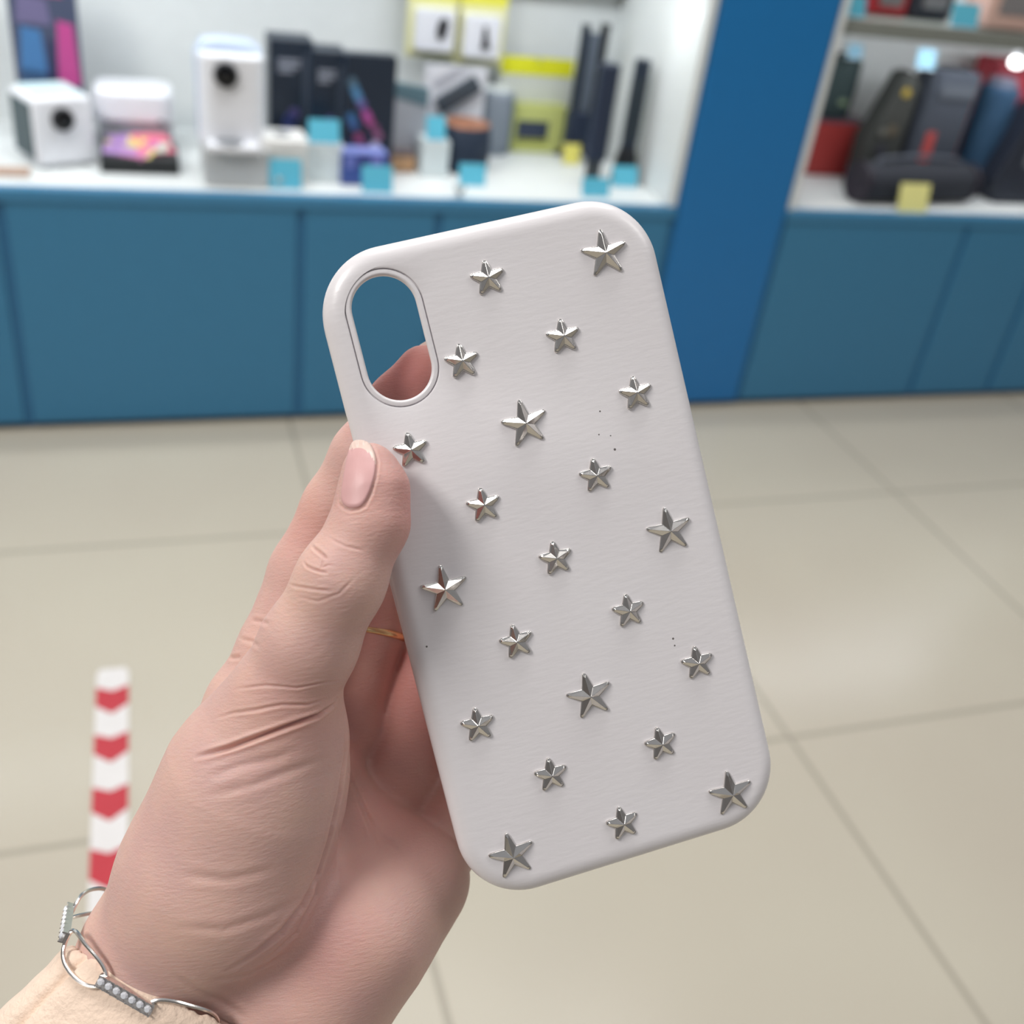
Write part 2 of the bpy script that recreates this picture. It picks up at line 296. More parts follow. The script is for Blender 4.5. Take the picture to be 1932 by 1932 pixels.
# yellow hanging packs with pegs
for k, (a, c, pt, pb, lb) in enumerate(((764, 862, -60, 108, 'left of the two yellow hanging packs on the back wall'), (856, 946, -50, 122, 'right of the two yellow hanging packs on the back wall'))):
    yy = YC+ND-.05; A_ = at_y((a+c)/2, pb, yy); w_ = at_y(c, pb, yy).x-at_y(a, pb, yy).x; h_ = at_y((a+c)/2, pt, yy).z-A_.z
    P = empty('hanging_pack', (A_.x, yy, A_.z), lb, 'pack', 'yellow packs hanging on the back wall')
    MB().box(-w_/2, w_/2, 0, .003, 0, h_).build('card', mat('pale_yellow_card', (226, 224, 176), .5), P)
    MB().prism([(u_, v_+h_*.33) for u_, v_ in rrect(w_*.74, h_*.48, .008)], .0, .018, XZ, 1).build('blister', mat('clear_blister', (222, 224, 232), .2), P, .003)
    MB().prism([(x_*w_, z_*h_) for x_, z_ in (((.08, .22), (.2, .28), (.24, .44), (.16, .5), (.05, .44), (.02, .3)) if k == 0 else ((-.02, .2), (.16, .2), (.1, .34), (.06, .46), (.0, .46), (-.01, .32)))], .018, .024, XZ).build('black_adapter', black_p, P, .002)
    MB().box(-w_*.5, w_*.5, -.001, 0, h_*.66, h_).build('header', mat('bright_yellow', (230, 226, 84), .5), P)
    MB().box(-w_*.42, w_*.42, -.001, 0, .002, h_*.07).build('footer_line', mat('olive_print', (166, 164, 110), .5), P)
    MB().tube([(0, .048, h_*.86), (0, -.03, h_*.86), (0, -.034, h_*.875)], .0022).build('peg_hook', mat('steel', (170, 172, 174), .3, metal=1), P)
# yellow header board and lower yellow box
yy = YC+ND-.03; A_ = at_y(1012, 142, yy); w_ = at_y(1082, 142, yy).x-at_y(945, 142, yy).x; h_ = at_y(1012, 108, yy).z-A_.z
P = empty('hanging_pack', (A_.x, yy, A_.z), 'pale pack with a bright yellow header stripe, left of the tall black tripods', 'pack', 'yellow packs hanging on the back wall')
MB().box(-w_/2, w_/2, 0, .004, -h_*2.2, h_).build('card', mat('pale_sheet', (206, 210, 204), .5), P)
MB().box(-w_/2, w_/2, -.0015, 0, 0, h_).build('header', mat('lemon_stripe', (226, 226, 40), .45), P)
MB().tube([(0, .028, h_*.9), (0, -.02, h_*.9)], .002).build('peg_hook', MATS['steel'], P)
x, y, w_, h_ = stand(968, 1066, 198, 270, YC+.35); P = empty('gadget_box', (x, y, HS), 'olive yellow box with a dark window on the back of the shelf', 'box')
hb = at_y(1017, 198, y).z-HS
MB().box(-w_/2, w_/2, 0, .026, 0, hb).build('box', mat('olive_yellow', (196, 202, 124), .5), P, .001)
MB().box(-w_*.42, w_*.18, -.0015, 0, hb*.30, hb*.66).build('window', mat('navy_window', (52, 62, 84), .3), P)
MB().box(-w_*.42, w_*.2, -.001, 0, hb*.2, hb*.28).build('printed_line', mat('dark_olive', (140, 142, 40), .5), P)
# grey cylinder, blister with tilted case, round speaker
x, y, w_, h_ = stand(908, 975, 176, 286, YC+.31); P = empty('cylinder_speaker', (x, y+w_/2, HS), 'grey cylinder speaker behind the round copper-topped speaker', 'speaker')
MB().lathe([(w_/2-.003, 0), (w_/2, .004), (w_/2, h_-.006), (w_/2-.005, h_)], 40).build('body', mat('blue_grey_fabric', (138, 148, 160), .8, bump=(600, .4, .0006)), P, smooth=True)
MB().lathe([(w_/2-.006, h_-.001), (w_/2-.008, h_+.002), (.001, h_+.0025)], 40).build('top_cap', mat('light_cap', (206, 212, 214), .4), P, smooth=True)
x, y, w_, h_ = stand(800, 935, 128, 280, YC+.29); P = empty('blister_pack', (x, y, HS), 'white blister pack holding a tilted dark power bank', 'pack')
MB().box(-w_/2, w_*.35, .012, .017, 0, h_).build('card', mat('cool_white_card', (218, 220, 228), .5), P, .001)
Mq = Matrix.Translation((-.006, .012, h_*.70)) @ XZ @ Matrix.Rotation(math.radians(33), 4, 'Z')
MB().prism(rrect(.098, .034, .005), 0, .014, Mq).build('power_bank', mat('charcoal', (62, 72, 82), .45), P, .003, smooth=True)
for k in range(4):
    MB().box(-.04, .04-.008*k, 0, .0008, 0, .0022, Matrix.Translation((-.018, .0112, h_*.86)) @ Matrix.Rotation(math.radians(-33), 4, 'Y') @ Matrix.Translation((0, 0, .004*k))).build('printed_line', mat('print_grey2', (160, 164, 176), .5), P)
x, y, w_, h_ = stand(843, 938, 246, 300, YC+.16); P = empty('round_speaker', (x, y+w_/2, HS), 'round navy speaker with a copper top, on the shelf centre', 'speaker')
MB().lathe([(w_/2-.008, 0), (w_/2-.002, .004), (w_/2, h_*.4), (w_/2-.002, h_-.004), (w_/2-.005, h_)], 48).build('body', mat('navy_fabric', (28, 42, 62), .7, bump=(700, .4, .0006)), P, smooth=True)
MB().lathe([(w_/2-.004, h_-.002), (w_/2-.006, h_+.003), (.001, h_+.004)], 48).build('top_plate', mat('copper', (178, 122, 94), .35, metal=.35), P, smooth=True)
price_tag(806, 842, 222, 266, 'cyan price tag left of the round copper-topped speaker', y=YC+.15, z=at_y(824, 266, YC+.15).z)
q = at_y(824, 266, YC+.15); st = tag(MB().box(-.028, .028, 0, .05, 0, q.z-HS).build('riser_block', MATS['acrylic_block'], None, .002), 'small clear white riser block left of the round copper-topped speaker', 'riser'); st.location = (q.x, YC+.149, HS)
price_tag(868, 918, 312, 346, 'cyan price tag in front of the round copper-topped speaker', y=YC+.09)
# tripods / selfie sticks
def stick(px0, px1, pt, pb, kind, label):
    x, y, w_, h_ = stand(px0, px1, pt, pb); x = at_z((px0+px1)/2 - (6 if kind else 0), pb, HS).x; P = empty('tripod_stick', (x, y, HS), label, 'tripod', 'black tripod sticks at the right end of the shelf')
    g = (1.7, 1.55, 1.6)[kind]
    if kind == 0:
        for k, s_ in enumerate((-1, 1)):
            MB().prism(rrect(.010, .012, .003), h_*.25, h_*(.985 if k == 0 else 1.0), Matrix.Translation((s_*.0125, 0, 0))).build('rail', black_p if k else dk, P, .001)
        MB().prism(rrect(.016, .006, .002), h_*.32, h_*.93).build('inner_tube', mat('smoke_tube', (112, 122, 136), .35, metal=.4), P)
        MB().prism(rrect(.040, .022, .006), h_*.10, h_*.36).build('grip', mat('navy_grip', (30, 42, 64), .5), P, .003, smooth=True)
        for s_ in (-1, 1): MB().tube([(0, s_*.004, h_*.14), (s_*.012, -s_*.012, h_*.05), (s_*.020, -s_*.02, .003)], [.007, .006, .004]).build('leg', black_p, P)
    elif kind == 1:
        MB().prism(rrect(.026, .020, .006), h_*.22, h_).build('grip', mat('navy_grip', (30, 42, 64), .5), P, .003, smooth=True)
        MB().prism(rrect(.018, .016, .004), h_*.02, h_*.24).build('lower_grip', mat('dark_rubber', (52, 58, 62), .7), P, .003, smooth=True)
        MB().lathe([(.012, 0), (.012, .004), (.008, .006)], 24).build('base', black_p, P)
    else:
        MB().lathe([(.0105, h_*.30), (.0105, h_*.995), (.0095, h_)], 24).build('tube', mat('deep_navy', (26, 38, 54), .4), P, smooth=True)
        MB().lathe([(.0165, 0), (.0165, h_*.06), (.0145, h_*.20), (.0100, h_*.31)], 24).build('flared_base', black_p, P, smooth=True)
        for k in range(14): MB().lathe([(.0112, h_*(.38+.035*k)), (.0112, h_*(.395+.035*k))], 24).build('ridge', mat('dark_ridge', (44, 56, 62), .6), P)
    P.scale = (g, g, 1)
stick(1052, 1120, 40, 300, 0, 'double-railed black tripod stick, the tallest one')
stick(1098, 1142, 118, 350, 1, 'single black stick just right of the double-railed tripod')
stick(1160, 1200, 110, 342, 2, 'slim ribbed black stick with a flared base, rightmost on the shelf')
price_tag(1100, 1152, 338, 370, 'cyan price tag at the foot of the single black stick', y=YC+.045)
price_tag(1157, 1205, 316, 354, 'cyan price tag in front of the slim ribbed stick')
price_tag(1064, 1096, 274, 312, 'yellow price tag at the foot of the double-railed tripod', mat('soft_yellow', (222, 214, 110), .5))
# tan card on the far left shelf edge
q = at_z(20, 330, HS); k = MB().box(-.05, .03, -.01, .03, 0, .006).build('flat_card', mat('tan_flat', (176, 150, 134), .7), None, .001); k.location = (q.x, max(q.y, YC+.03), HS); tag(k, 'tan flat card at the far left of the shelf', 'card')

# right cabinet: glass shelf, speakers
zs = at_y(1760, 48, YC+.03).z; zs0 = zs-.020
MB().box(XC1+.019-cabR.location.x, XR-.019-cabR.location.x, .022, ND-.001, zs0, zs-.001).build('glass_shelf', mat('shelf_glass', (128, 132, 126), .3), cabR, .001)
for px, lb in ((1612, 'cyan price tag on the upper glass shelf beside the pillar'), (1826, 'cyan price tag on the upper glass shelf over the bottle speaker')):
    price_tag(px-26, px+26, -8 if px < 1700 else 8, 24 if px < 1700 else 48, lb, y=YC+.035, z=zs)
def up(px0, px1, pb, name, m_, label, cat, hgt, dep=.08, yy=YC+.10):
    a = at_y(px0, pb, yy).x; c = at_y(px1, pb, yy).x; P = empty(name, ((a+c)/2, yy, zs), label, cat); w_ = c-a
    MB().prism([(u_, v_+dep/2) for u_, v_ in rrect(w_, dep, .012)], .001, hgt).build('body', m_, P, .006, smooth=True)
    MB().prism(rrect(w_*.6, hgt*.4, .006), 0, .003, Matrix.Translation((0, .001, hgt*.5)) @ XZ).build('front_badge', mat('badge_grey', (130, 128, 130), .4), P)
redm = mat('red_fabric', (176, 44, 52), .7, bump=(600, .4, .0006)); drk = mat('dark_fabric', (44, 48, 58), .8, bump=(600, .4, .0006))
up(1560, 1600, 10, 'small_speaker', redm, 'small red speaker on the upper glass shelf by the pillar', 'speaker', .05)
up(1640, 1715, 16, 'small_speaker', redm, 'wide red speaker on the upper glass shelf between the cyan tags', 'speaker', .06)
up(1722, 1800, 20, 'small_speaker', drk, 'dark speaker on the upper glass shelf', 'speaker', .07)
up(1852, 1960, 50, 'small_speaker', mat('peach_fabric', (206, 172, 160), .8), 'peach coloured speaker at the right of the upper glass shelf', 'speaker', .10, yy=YC+.05)
# green speaker, standing on the red box
x, y, w_, h_ = stand(1512, 1636, 232, 332); hr = h_; P = empty('speaker_box', (x, y, HS), 'red carton lying beside the blue pillar', 'box')
MB().box(-w_/2, w_/2, 0, .085, 0, h_).build('carton', mat('brick_red', (162, 58, 56), .5), P, .003)
MB().box(-w_/2+.004, w_/2-.004, .003, .08, h_-.001, h_+.002).build('lid', mat('plum_grey', (92, 78, 92), .5), P)
x, y, w_, h_ = stand(1560, 1632, 112, 232, y+.02, HS+hr+.002); P = empty('cylinder_speaker', (x, y+w_/2, HS+hr+.002), 'dark green upright speaker standing on the red carton', 'speaker')
MB().lathe([(w_*.42, 0), (w_*.48, .008), (w_*.5, h_*.5), (w_*.48, h_-.008), (w_*.36, h_)], 40).build('body', mat('dark_green_fabric', (54, 70, 72), .8, bump=(600, .4, .0006)), P, smooth=True)
MB().prism(rrect(.02, .012, .003), 0, .003, Matrix.Translation((0, -w_*.49, h_*.3)) @ XZ).build('emblem', mat('pale_green', (140, 160, 132), .5), P)
price_tag(1600, 1628, 84, 122, 'pale cyan price tag on top of the dark green speaker', mat('pale_cyan', (140, 192, 218), .5), y=y+.01, z=HS+hr+.002+h_)
# robot-like toy speaker, grey party speaker, bottle speaker, red and black behind
x, y, w_, h_ = stand(1652, 1716, 135, 330, YC+.17); P = empty('rugged_speaker', (x, y, HS), 'dark camouflage rugged speaker with a yellow mark, behind the barrel speaker', 'speaker')
MB().prism([(-w_*.5, 0), (w_*.5, 0), (w_*.5, h_*.9), (w_*.3, h_), (w_*.0, h_*.98), (-w_*.35, h_*.6), (-w_*.55, h_*.45)], -.06, 0, XZ).build('body', mat('camouflage', (58, 60, 58), .7, bump=(200, .6, .001)), P, .006, smooth=True)
for u_, v_, c_, r_ in ((.12, .84, (176, 152, 62), .010), (.05, .52, (92, 84, 70), .013), (-.2, .5, (110, 110, 104), .009), (-.12, .35, (52, 52, 62), .014)): MB().lathe([(r_, 0), (r_*.9, .004)], 20, Matrix.Translation((w_*u_, 0, h_*v_)) @ XZ).build('mark', mat('mark_%d' % c_[0], c_, .5), P)
x, y, w_, h_ = stand(1742, 1832, 136, 330, YC+.155); P = empty('party_speaker', (x, y, HS), 'large grey upright speaker with an orange label, centre of the right cabinet', 'speaker')
MB().prism([(a, b_+.045) for a, b_ in rrect(w_, .09, .025)], 0, h_).build('body', mat('slate_fabric', (66, 72, 84), .8, bump=(600, .4, .0006)), P, .01, smooth=True)
MB().prism(rrect(w_*.74, .03, .008), 0, .005, Matrix.Translation((0, 0, h_*.85)) @ XZ).build('top_grille', mat('ash_fabric', (86, 92, 102), .8), P, .002)
MB().prism([(-.012, 0), (.016, 0), (.012, h_*.3), (-.010, h_*.3)], 0, .003, Matrix.Translation((-w_*.27, .0, h_*.22)) @ XZ).build('orange_label', mat('coral', (190, 80, 78), .6), P)
price_tag(1733, 1768, 94, 134, 'pale cyan price tag on top of the large grey speaker', mat('pale_cyan', (176, 218, 236), .5), y=y+.01, z=HS+h_)
x, y, w_, h_ = stand(1856, 1916, 152, 345, YC+.155); P = empty('bottle_speaker', (x, y+w_/2, HS), 'tall teal blue bottle-shaped speaker at the right', 'speaker')
MB().lathe([(w_*.46, 0), (w_*.5, .006), (w_*.5, h_*.9), (w_*.42, h_*.93)], 40).build('body', mat('teal_fabric', (40, 74, 104), .75, bump=(600, .4, .0006)), P, smooth=True)
MB().lathe([(w_*.34, h_*.92), (w_*.36, h_*.98), (w_*.3, h_), (.001, h_+.001)], 40).build('cap', mat('cap_grey', (120, 122, 140), .4), P, smooth=True)
x, y, w_, h_ = stand(1856, 1990, 118, 300, YC+.26); P = empty('speaker_box', (x, y, HS), 'tall crimson carton behind the bottle speaker', 'box')
MB().box(-w_/2, w_/2, 0, .08, 0, h_).build('carton', mat('crimson', (176, 52, 66), .5), P, .002)
MB().box(-w_*.5, w_*.5, -.001, 0, h_*.9, h_*.995).build('header', mat('dark_crimson', (140, 40, 56), .5), P)
x, y, w_, h_ = stand(1902, 1990, 200, 345, YC+.10); P = empty('speaker_box', (x, y, HS), 'black carton at the right edge, beside the bottle speaker', 'box')
MB().prism([(-w_*.36, 0), (w_*.5, 0), (w_*.5, h_), (-w_*.1, h_), (-w_*.5, h_*.25)], -.07, 0, XZ).build('carton', mat('ink', (32, 38, 52), .5), P, .003)
MB().box(0, w_*.4, -.001, 0, h_*.4, h_*.7).build('label', grey_p, P)
# barrel speaker lying
a = at_z(1640, 372, HS); c = at_z(1850, 382, HS); yb = YC+.078; xa, xb = at_y(1622, 330, yb).x, at_y(1850, 340, yb).x; rb = .043
P = empty('barrel_speaker', ((xa+xb)/2, yb, HS), 'black barrel-shaped portable speaker lying at the front of the right cabinet', 'speaker', rz=.10)
Mb = Matrix.Translation((0, .02, rb)) @ Matrix.Rotation(math.pi/2, 4, 'Y'); Lb = (xb-xa)/2
MB().lathe([(rb*.8, -Lb+.006), (rb*.97, -Lb+.02), (rb, 0), (rb*.97, Lb-.02), (rb*.8, Lb-.006)], 40, Mb).build('body', mat('black_fabric', (38, 42, 52), .8, bump=(600, .4, .0006)), P, smooth=True)
for s_ in (-1, 1):
    MB().lathe([(rb*1.0, s_*(Lb-.010)), (rb*.98, s_*Lb), (rb*.8, s_*(Lb+.001)), (rb*.5, s_*(Lb-.004))], 40, Mb).build('end_cap', mat('aubergine_rubber', (38, 32, 44), .6), P, smooth=True)
MB().tube([(-Lb*.8, .02, rb*1.6), (-Lb*.7, .02, rb*2.15), (0, .02, rb*2.3), (Lb*.7, .02, rb*2.15), (Lb*.8, .02, rb*1.6)], .005).build('handle', mat('handle_grey', (78, 84, 96), .5), P, smooth=True)
price_tag(1702, 1758, 350, 392, 'pale yellow price tag in front of the barrel speaker', mat('pale_yellow', (232, 228, 150), .5), y=YC+.012)
price_tag(1484, 1512, 332, 360, 'cyan price tag in the left corner of the right cabinet', y=YC+.05)
area('shelf_lamp', ((XC1+XR)/2, YC+.07, zs0-.012), ((XC1+XR)/2, YC+.25, HS+.05), XR-XC1-.1, .03, 1.1, (.95, .98, 1))
MB().box(XC1+.03-cabR.location.x, XR-.03-cabR.location.x, .065, .075, zs0-.004, zs0-.0005).build('light_strip', mat('led_soft', (240, 248, 255), .5, emis=1.5), cabR)
MB().box(XC1+.019-cabR.location.x, XR-.019-cabR.location.x, .0215, .030, zs0-.010, zs0).build('shelf_lip', MATS['shelf_glass'], cabR)
# upper shelf of the left cabinet and an added lamp for the side-wall glow
MB().box(XL+.019-cabL.location.x, XC0-.019-cabL.location.x, .367, ND-.001, .790, .798).build('glass_shelf', MATS['shelf_glass'], cabL, .001)
xw = XC0-.0185; rd_ = raydir(1312, 30); lq = CP+rd_*((xw-CP.x)/rd_.x); MB().lathe([(.012, 0), (.012, .004), (.010, .006)], 24, Matrix.Translation((xw-cabL.location.x, lq.y-YC, lq.z)) @ Matrix.Rotation(-math.pi/2, 4, 'Y')).build('added_corner_lamp', mat('added_lamp_face', (244, 250, 255), .5, emis=2.0), cabL)
area('added_corner_light', (xw-.10, lq.y+.03, lq.z-.02), (xw, lq.y+.03, lq.z-.03), (.03), .03, .045, (.95, .98, 1))  # added light that washes the side wall near the corner
# small round lamp
A_ = at_y(1918, 118, YC+.06); lp = empty('spot_lamp', (A_.x, A_.y, zs0), 'small round white lamp glowing under the glass shelf, far right', 'lamp')
MB().lathe([(.006, 0), (.006, -(zs0-A_.z)+.008)], 16).build('stem', white_p, lp)
MB().lathe([(.001, .011), (.010, .009), (.014, .002), (.014, -.003), (.010, -.009), (.001, -.011)], 24, Matrix.Translation((0, 0, A_.z-zs0))).build('bulb', mat('bulb_glow', (255, 255, 255), .4, emis=4.0), lp, smooth=True)

# ------------------------------------------------------------------ phone case
uc = (Rt*.9585 + Up*.2494 + Fw*.1375).normalized(); vc_ = -(Rt*.238 - Up*.967*1 + Fw*.0886)
vd = (Rt*.238 - Up*.967 + Fw*.0886).normalized(); vc_ = (-vd - uc*(-vd).dot(uc)).normalized(); nc = uc.cross(vc_).normalized()
if nc.dot(Fw) > 0: nc = -nc
ZC = .2365
CW, CHh = .0745, .148; CR = .0152
C0 = W(1029, 1028, ZC)
def on_case(px, py, h=0.):
    r = raydir(px, py); o = C0 + nc*h; return CP + r*((o-CP).dot(nc)/r.dot(nc))
def case_uv(px, py): d = on_case(px, py)-C0; return d.dot(uc), d.dot(vc_)
# centre the frame on the four measured corners
cs = [case_uv(*q) for q in ((578, 489), (1215, 349), (897, 1722), (1487, 1537))]
um, vm = sum(c[0] for c in cs)/4, sum(c[1] for c in cs)/4
wid = ((cs[1][0]-cs[0][0])+(cs[3][0]-cs[2][0]))/2; hei = ((cs[0][1]-cs[2][1])+(cs[1][1]-cs[3][1]))/2
print('case size', wid, hei, um, vm)
C0 = C0 + uc*um + vc_*vm; CW, CHh = wid, hei
MC = Matrix(((uc.x, vc_.x, nc.x, C0.x), (uc.y, vc_.y, nc.y, C0.y), (uc.z, vc_.z, nc.z, C0.z), (0, 0, 0, 1)))
MCi = MC.inverted()

leather = bpy.data.materials.new('white_leatherette'); leather.use_nodes = True; n = leather.node_tree; b = n.nodes['Principled BSDF']
b.inputs['Roughness'].default_value = .30; b.inputs['Specular IOR Level'].default_value = .5
b.inputs['Subsurface Weight'].default_value = .0
t = n.nodes.new('ShaderNodeTexCoord'); mpn = n.nodes.new('ShaderNodeMapping'); mpn.inputs['Scale'].default_value = (260, 900, 500); n.links.new(t.outputs['Object'], mpn.inputs[0])
no = n.nodes.new('ShaderNodeTexNoise'); no.inputs['Scale'].default_value = 1.; no.inputs['Detail'].default_value = 5; n.links.new(mpn.outputs[0], no.inputs[0])
bu = n.nodes.new('ShaderNodeBump'); bu.inputs['Strength'].default_value = .16; bu.inputs['Distance'].default_value = .0003; n.links.new(no.outputs[0], bu.inputs['Height']); n.links.new(bu.outputs[0], b.inputs['Normal'])
no2 = n.nodes.new('ShaderNodeTexNoise'); no2.inputs['Scale'].default_value = 30; n.links.new(t.outputs['Object'], no2.inputs[0])
cr = n.nodes.new('ShaderNodeValToRGB'); n.links.new(no2.outputs[0], cr.inputs[0]); cr.color_ramp.elements[0].color = lin((226, 221, 223)); cr.color_ramp.elements[1].color = lin((232, 229, 231))
col = cr.outputs[0]
for px, py, r in ((805, 1220, .00022), (1270, 1205, .00025), (1273, 1218, .0002), (1132, 776, .0002), (1160, 848, .00028), (1130, 820, .00017), (1152, 822, .00015)):
    uvp = case_uv(px, py); uvp = (uvp[0], uvp[1])
    vm_ = n.nodes.new('ShaderNodeVectorMath'); vm_.operation = 'DISTANCE'; n.links.new(t.outputs['Object'], vm_.inputs[0]); vm_.inputs[1].default_value = (uvp[0], uvp[1], 0)
    lt = n.nodes.new('ShaderNodeMath'); lt.operation = 'LESS_THAN'; lt.inputs[1].default_value = r; n.links.new(vm_.outputs['Value'], lt.inputs[0])
    mx = n.nodes.new('ShaderNodeMix'); mx.data_type = 'RGBA'; n.links.new(lt.outputs[0], mx.inputs[0]); n.links.new(col, mx.inputs[6]); mx.inputs[7].default_value = lin((105, 100, 98)); col = mx.outputs[2]
n.links.new(col, b.inputs['Base Color'])

def case_loop(d, N=40):                                          # rounded rectangle inset by d, N points per corner, plus straight samples
    r = max(CR-d, .002); hw_, hh_ = CW/2-d, CHh/2-d; pts = []
    cor = ((hw_-r, hh_-r, 0), (-hw_+r, hh_-r, 90), (-hw_+r, -hh_+r, 180), (hw_-r, -hh_+r, 270))
    for i, (cx, cy, a0) in enumerate(cor):
        for k in range(N//2+1):
            a = math.radians(a0+90*k/(N//2)); pts.append((cx+r*math.cos(a), cy+r*math.sin(a)))
        nx, ny, na = cor[(i+1) % 4]; a = math.radians(na)
        q0 = pts[-1]; q1 = (nx+r*math.cos(a), ny+r*math.sin(a))
        for k in range(1, 60): pts.append((q0[0]+(q1[0]-q0[0])*k/60, q0[1]+(q1[1]-q0[1])*k/60))
    return pts
def hole_loop(d, N=28):
    (x0, y0), (hx, hy) = HC, HR; r = hx-d; L_ = hy-hx; pts = []
    for k in range(N+1): a = math.pi*k/N; pts.append((x0+r*math.cos(a), y0+L_+r*math.sin(a)))
    for k in range(1, 8): pts.append((x0-r, y0+L_-2*L_*k/8))
    for k in range(N+1): a = math.pi+math.pi*k/N; pts.append((x0+r*math.cos(a), y0-L_+r*math.sin(a)))
    for k in range(1, 8): pts.append((x0+r, y0-L_+2*L_*k/8))
    return pts
hq = [case_uv(*p) for p in ((657, 600), (815, 690), (722, 515), (752, 760))]
hleft = case_uv(677, 665)[0]; hright = case_uv(805, 620)[0]
HC = ((hleft+hright)/2, (hq[2][1]+hq[3][1])/2); HR = ((hright-hleft)/2-.0007, (hq[2][1]-hq[3][1])/2-.0003)
print('hole', HC, HR)
TK = .0016; DP = .0098
def wall_depth(u, v):                                            # how far the side wall reaches back at a perimeter point: cut-outs at the buttons and bottom
    def sm(x, a, c, s_=.0018): return max(0, min(1, (x-a)/s_))*max(0, min(1, (c-x)/s_))
    cut = 0
    if u < -CW/2+.004: cut = sm(v, vL0, vL1)
    if u > CW/2-.004: cut = max(cut, sm(v, vR0, vR1))
    if v < -CHh/2+.004: cut = max(cut, sm(u, -CW/2+.016, CW/2-.010))
    cut = cut*cut*(3-2*cut)
    return DP*(1-cut) + .0030*cut
vL1 = case_uv(655, 780)[1]; vL0 = case_uv(705, 985)[1]; vR1 = case_uv(1250, 505)[1]; vR0 = case_uv(1322, 826)[1]
bm = bmesh.new()
def loop(pts, zf): return [bm.verts.new((x, y, zf(x, y) if callable(zf) else zf)) for x, y in pts]
def bridge(a, b_):
    N = len(a)
    for k in range(N): bm.faces.new((a[k], a[(k+1) % N], b_[(k+1) % N], b_[k]))
FI, FZ = .0041, .0036                                            # fillet: inward and depth
P0 = case_loop(0)
prof = []
for k in range(11):
    a = math.radians(90*k/10); prof.append((FI*(1-math.sin(a)), -FZ*(1-math.cos(a))))   # from flat to side
loops = [loop(case_loop(FI+.0006), 0)] + [loop(case_loop(d), z) for d, z in prof]
def zl(f):
    return [bm.verts.new((x+0, y+0, -(FZ + (max(FZ+.0002, wall_depth(x, y))-FZ)*f))) for x, y in P0]
loops += [zl(.25), zl(.6), zl(1.0)]
inn = case_loop(TK)
loops.append([bm.verts.new((x, y, -max(FZ+.0002, wall_depth(px_, py_)))) for (x, y), (px_, py_) in zip(inn, P0)])
loops.append([bm.verts.new((x, y, -FZ-.0001)) for x, y in inn])
for k in range(1, 8):
    a = math.radians(90-90*k/7); loops.append(loop(case_loop(TK+(FI-TK)*(1-math.sin(a))), -TK-(FZ-TK)*(1-math.cos(a))))
for a, c in zip(loops, loops[1:]): bridge(a, c)
# hole wall
hl = [loop(hole_loop(-d_), z_) for d_, z_ in ((.00185, 0), (.0016, -.0001), (.0015, -.00075), (.00138, -.00075), (.00125, -.0002), (.0006, -.00008), (.0003, -.00015), (.0001, -.0005), (0, -.0009), (0, -TK))]
for a, c in zip(hl, hl[1:]): bridge(a, c)
def cap(outer, inner, z):
    N1, N2 = len(outer), len(inner); V2 = [v.co.to_2d() for v in outer] + [v.co.to_2d() for v in inner]
    ed = [(i, (i+1) % N1) for i in range(N1)] + [(N1+i, N1+(i+1) % N2) for i in range(N2)]
    r = delaunay_2d_cdt(V2, ed, [], 0, 1e-9); vs = outer+inner
    for f in r[2]:
        c = sum((r[0][i] for i in f), Vector((0, 0)))/len(f)
        if inside(c, V2[N1:]) or not inside(c, V2[:N1]): continue
        if any(not r[3][i] for i in f): continue
        idx = [r[3][i][0] for i in f]
        try: bm.faces.new([vs[i] for i in idx])
        except ValueError: pass
def inside(p, poly):
    c = False; j = len(poly)-1
    for i in range(len(poly)):
        a, b_ = poly[i], poly[j]
        if (a.y > p.y) != (b_.y > p.y) and p.x < (b_.x-a.x)*(p.y-a.y)/(b_.y-a.y)+a.x: c = not c
        j = i
    return c
cap(loops[0], hl[0], 0); cap(loops[-1], hl[-1], 0)
bmesh.ops.recalc_face_normals(bm, faces=bm.faces)
me = bpy.data.meshes.new('case_shell'); bm.to_mesh(me); bm.free(); me.materials.append(leather)
for p in me.polygons: p.use_smooth = True
me.set_sharp_from_angle(angle=math.radians(50))
case = bpy.data.objects.new('phone_case', None); C.objects.link(case); case.matrix_world = MC; case.empty_display_size = .01
tag(case, 'white leatherette phone case studded with silver stars, held in the hand', 'phone case')
shell = bpy.data.objects.new('case_shell', me); C.objects.link(shell); shell.parent = case

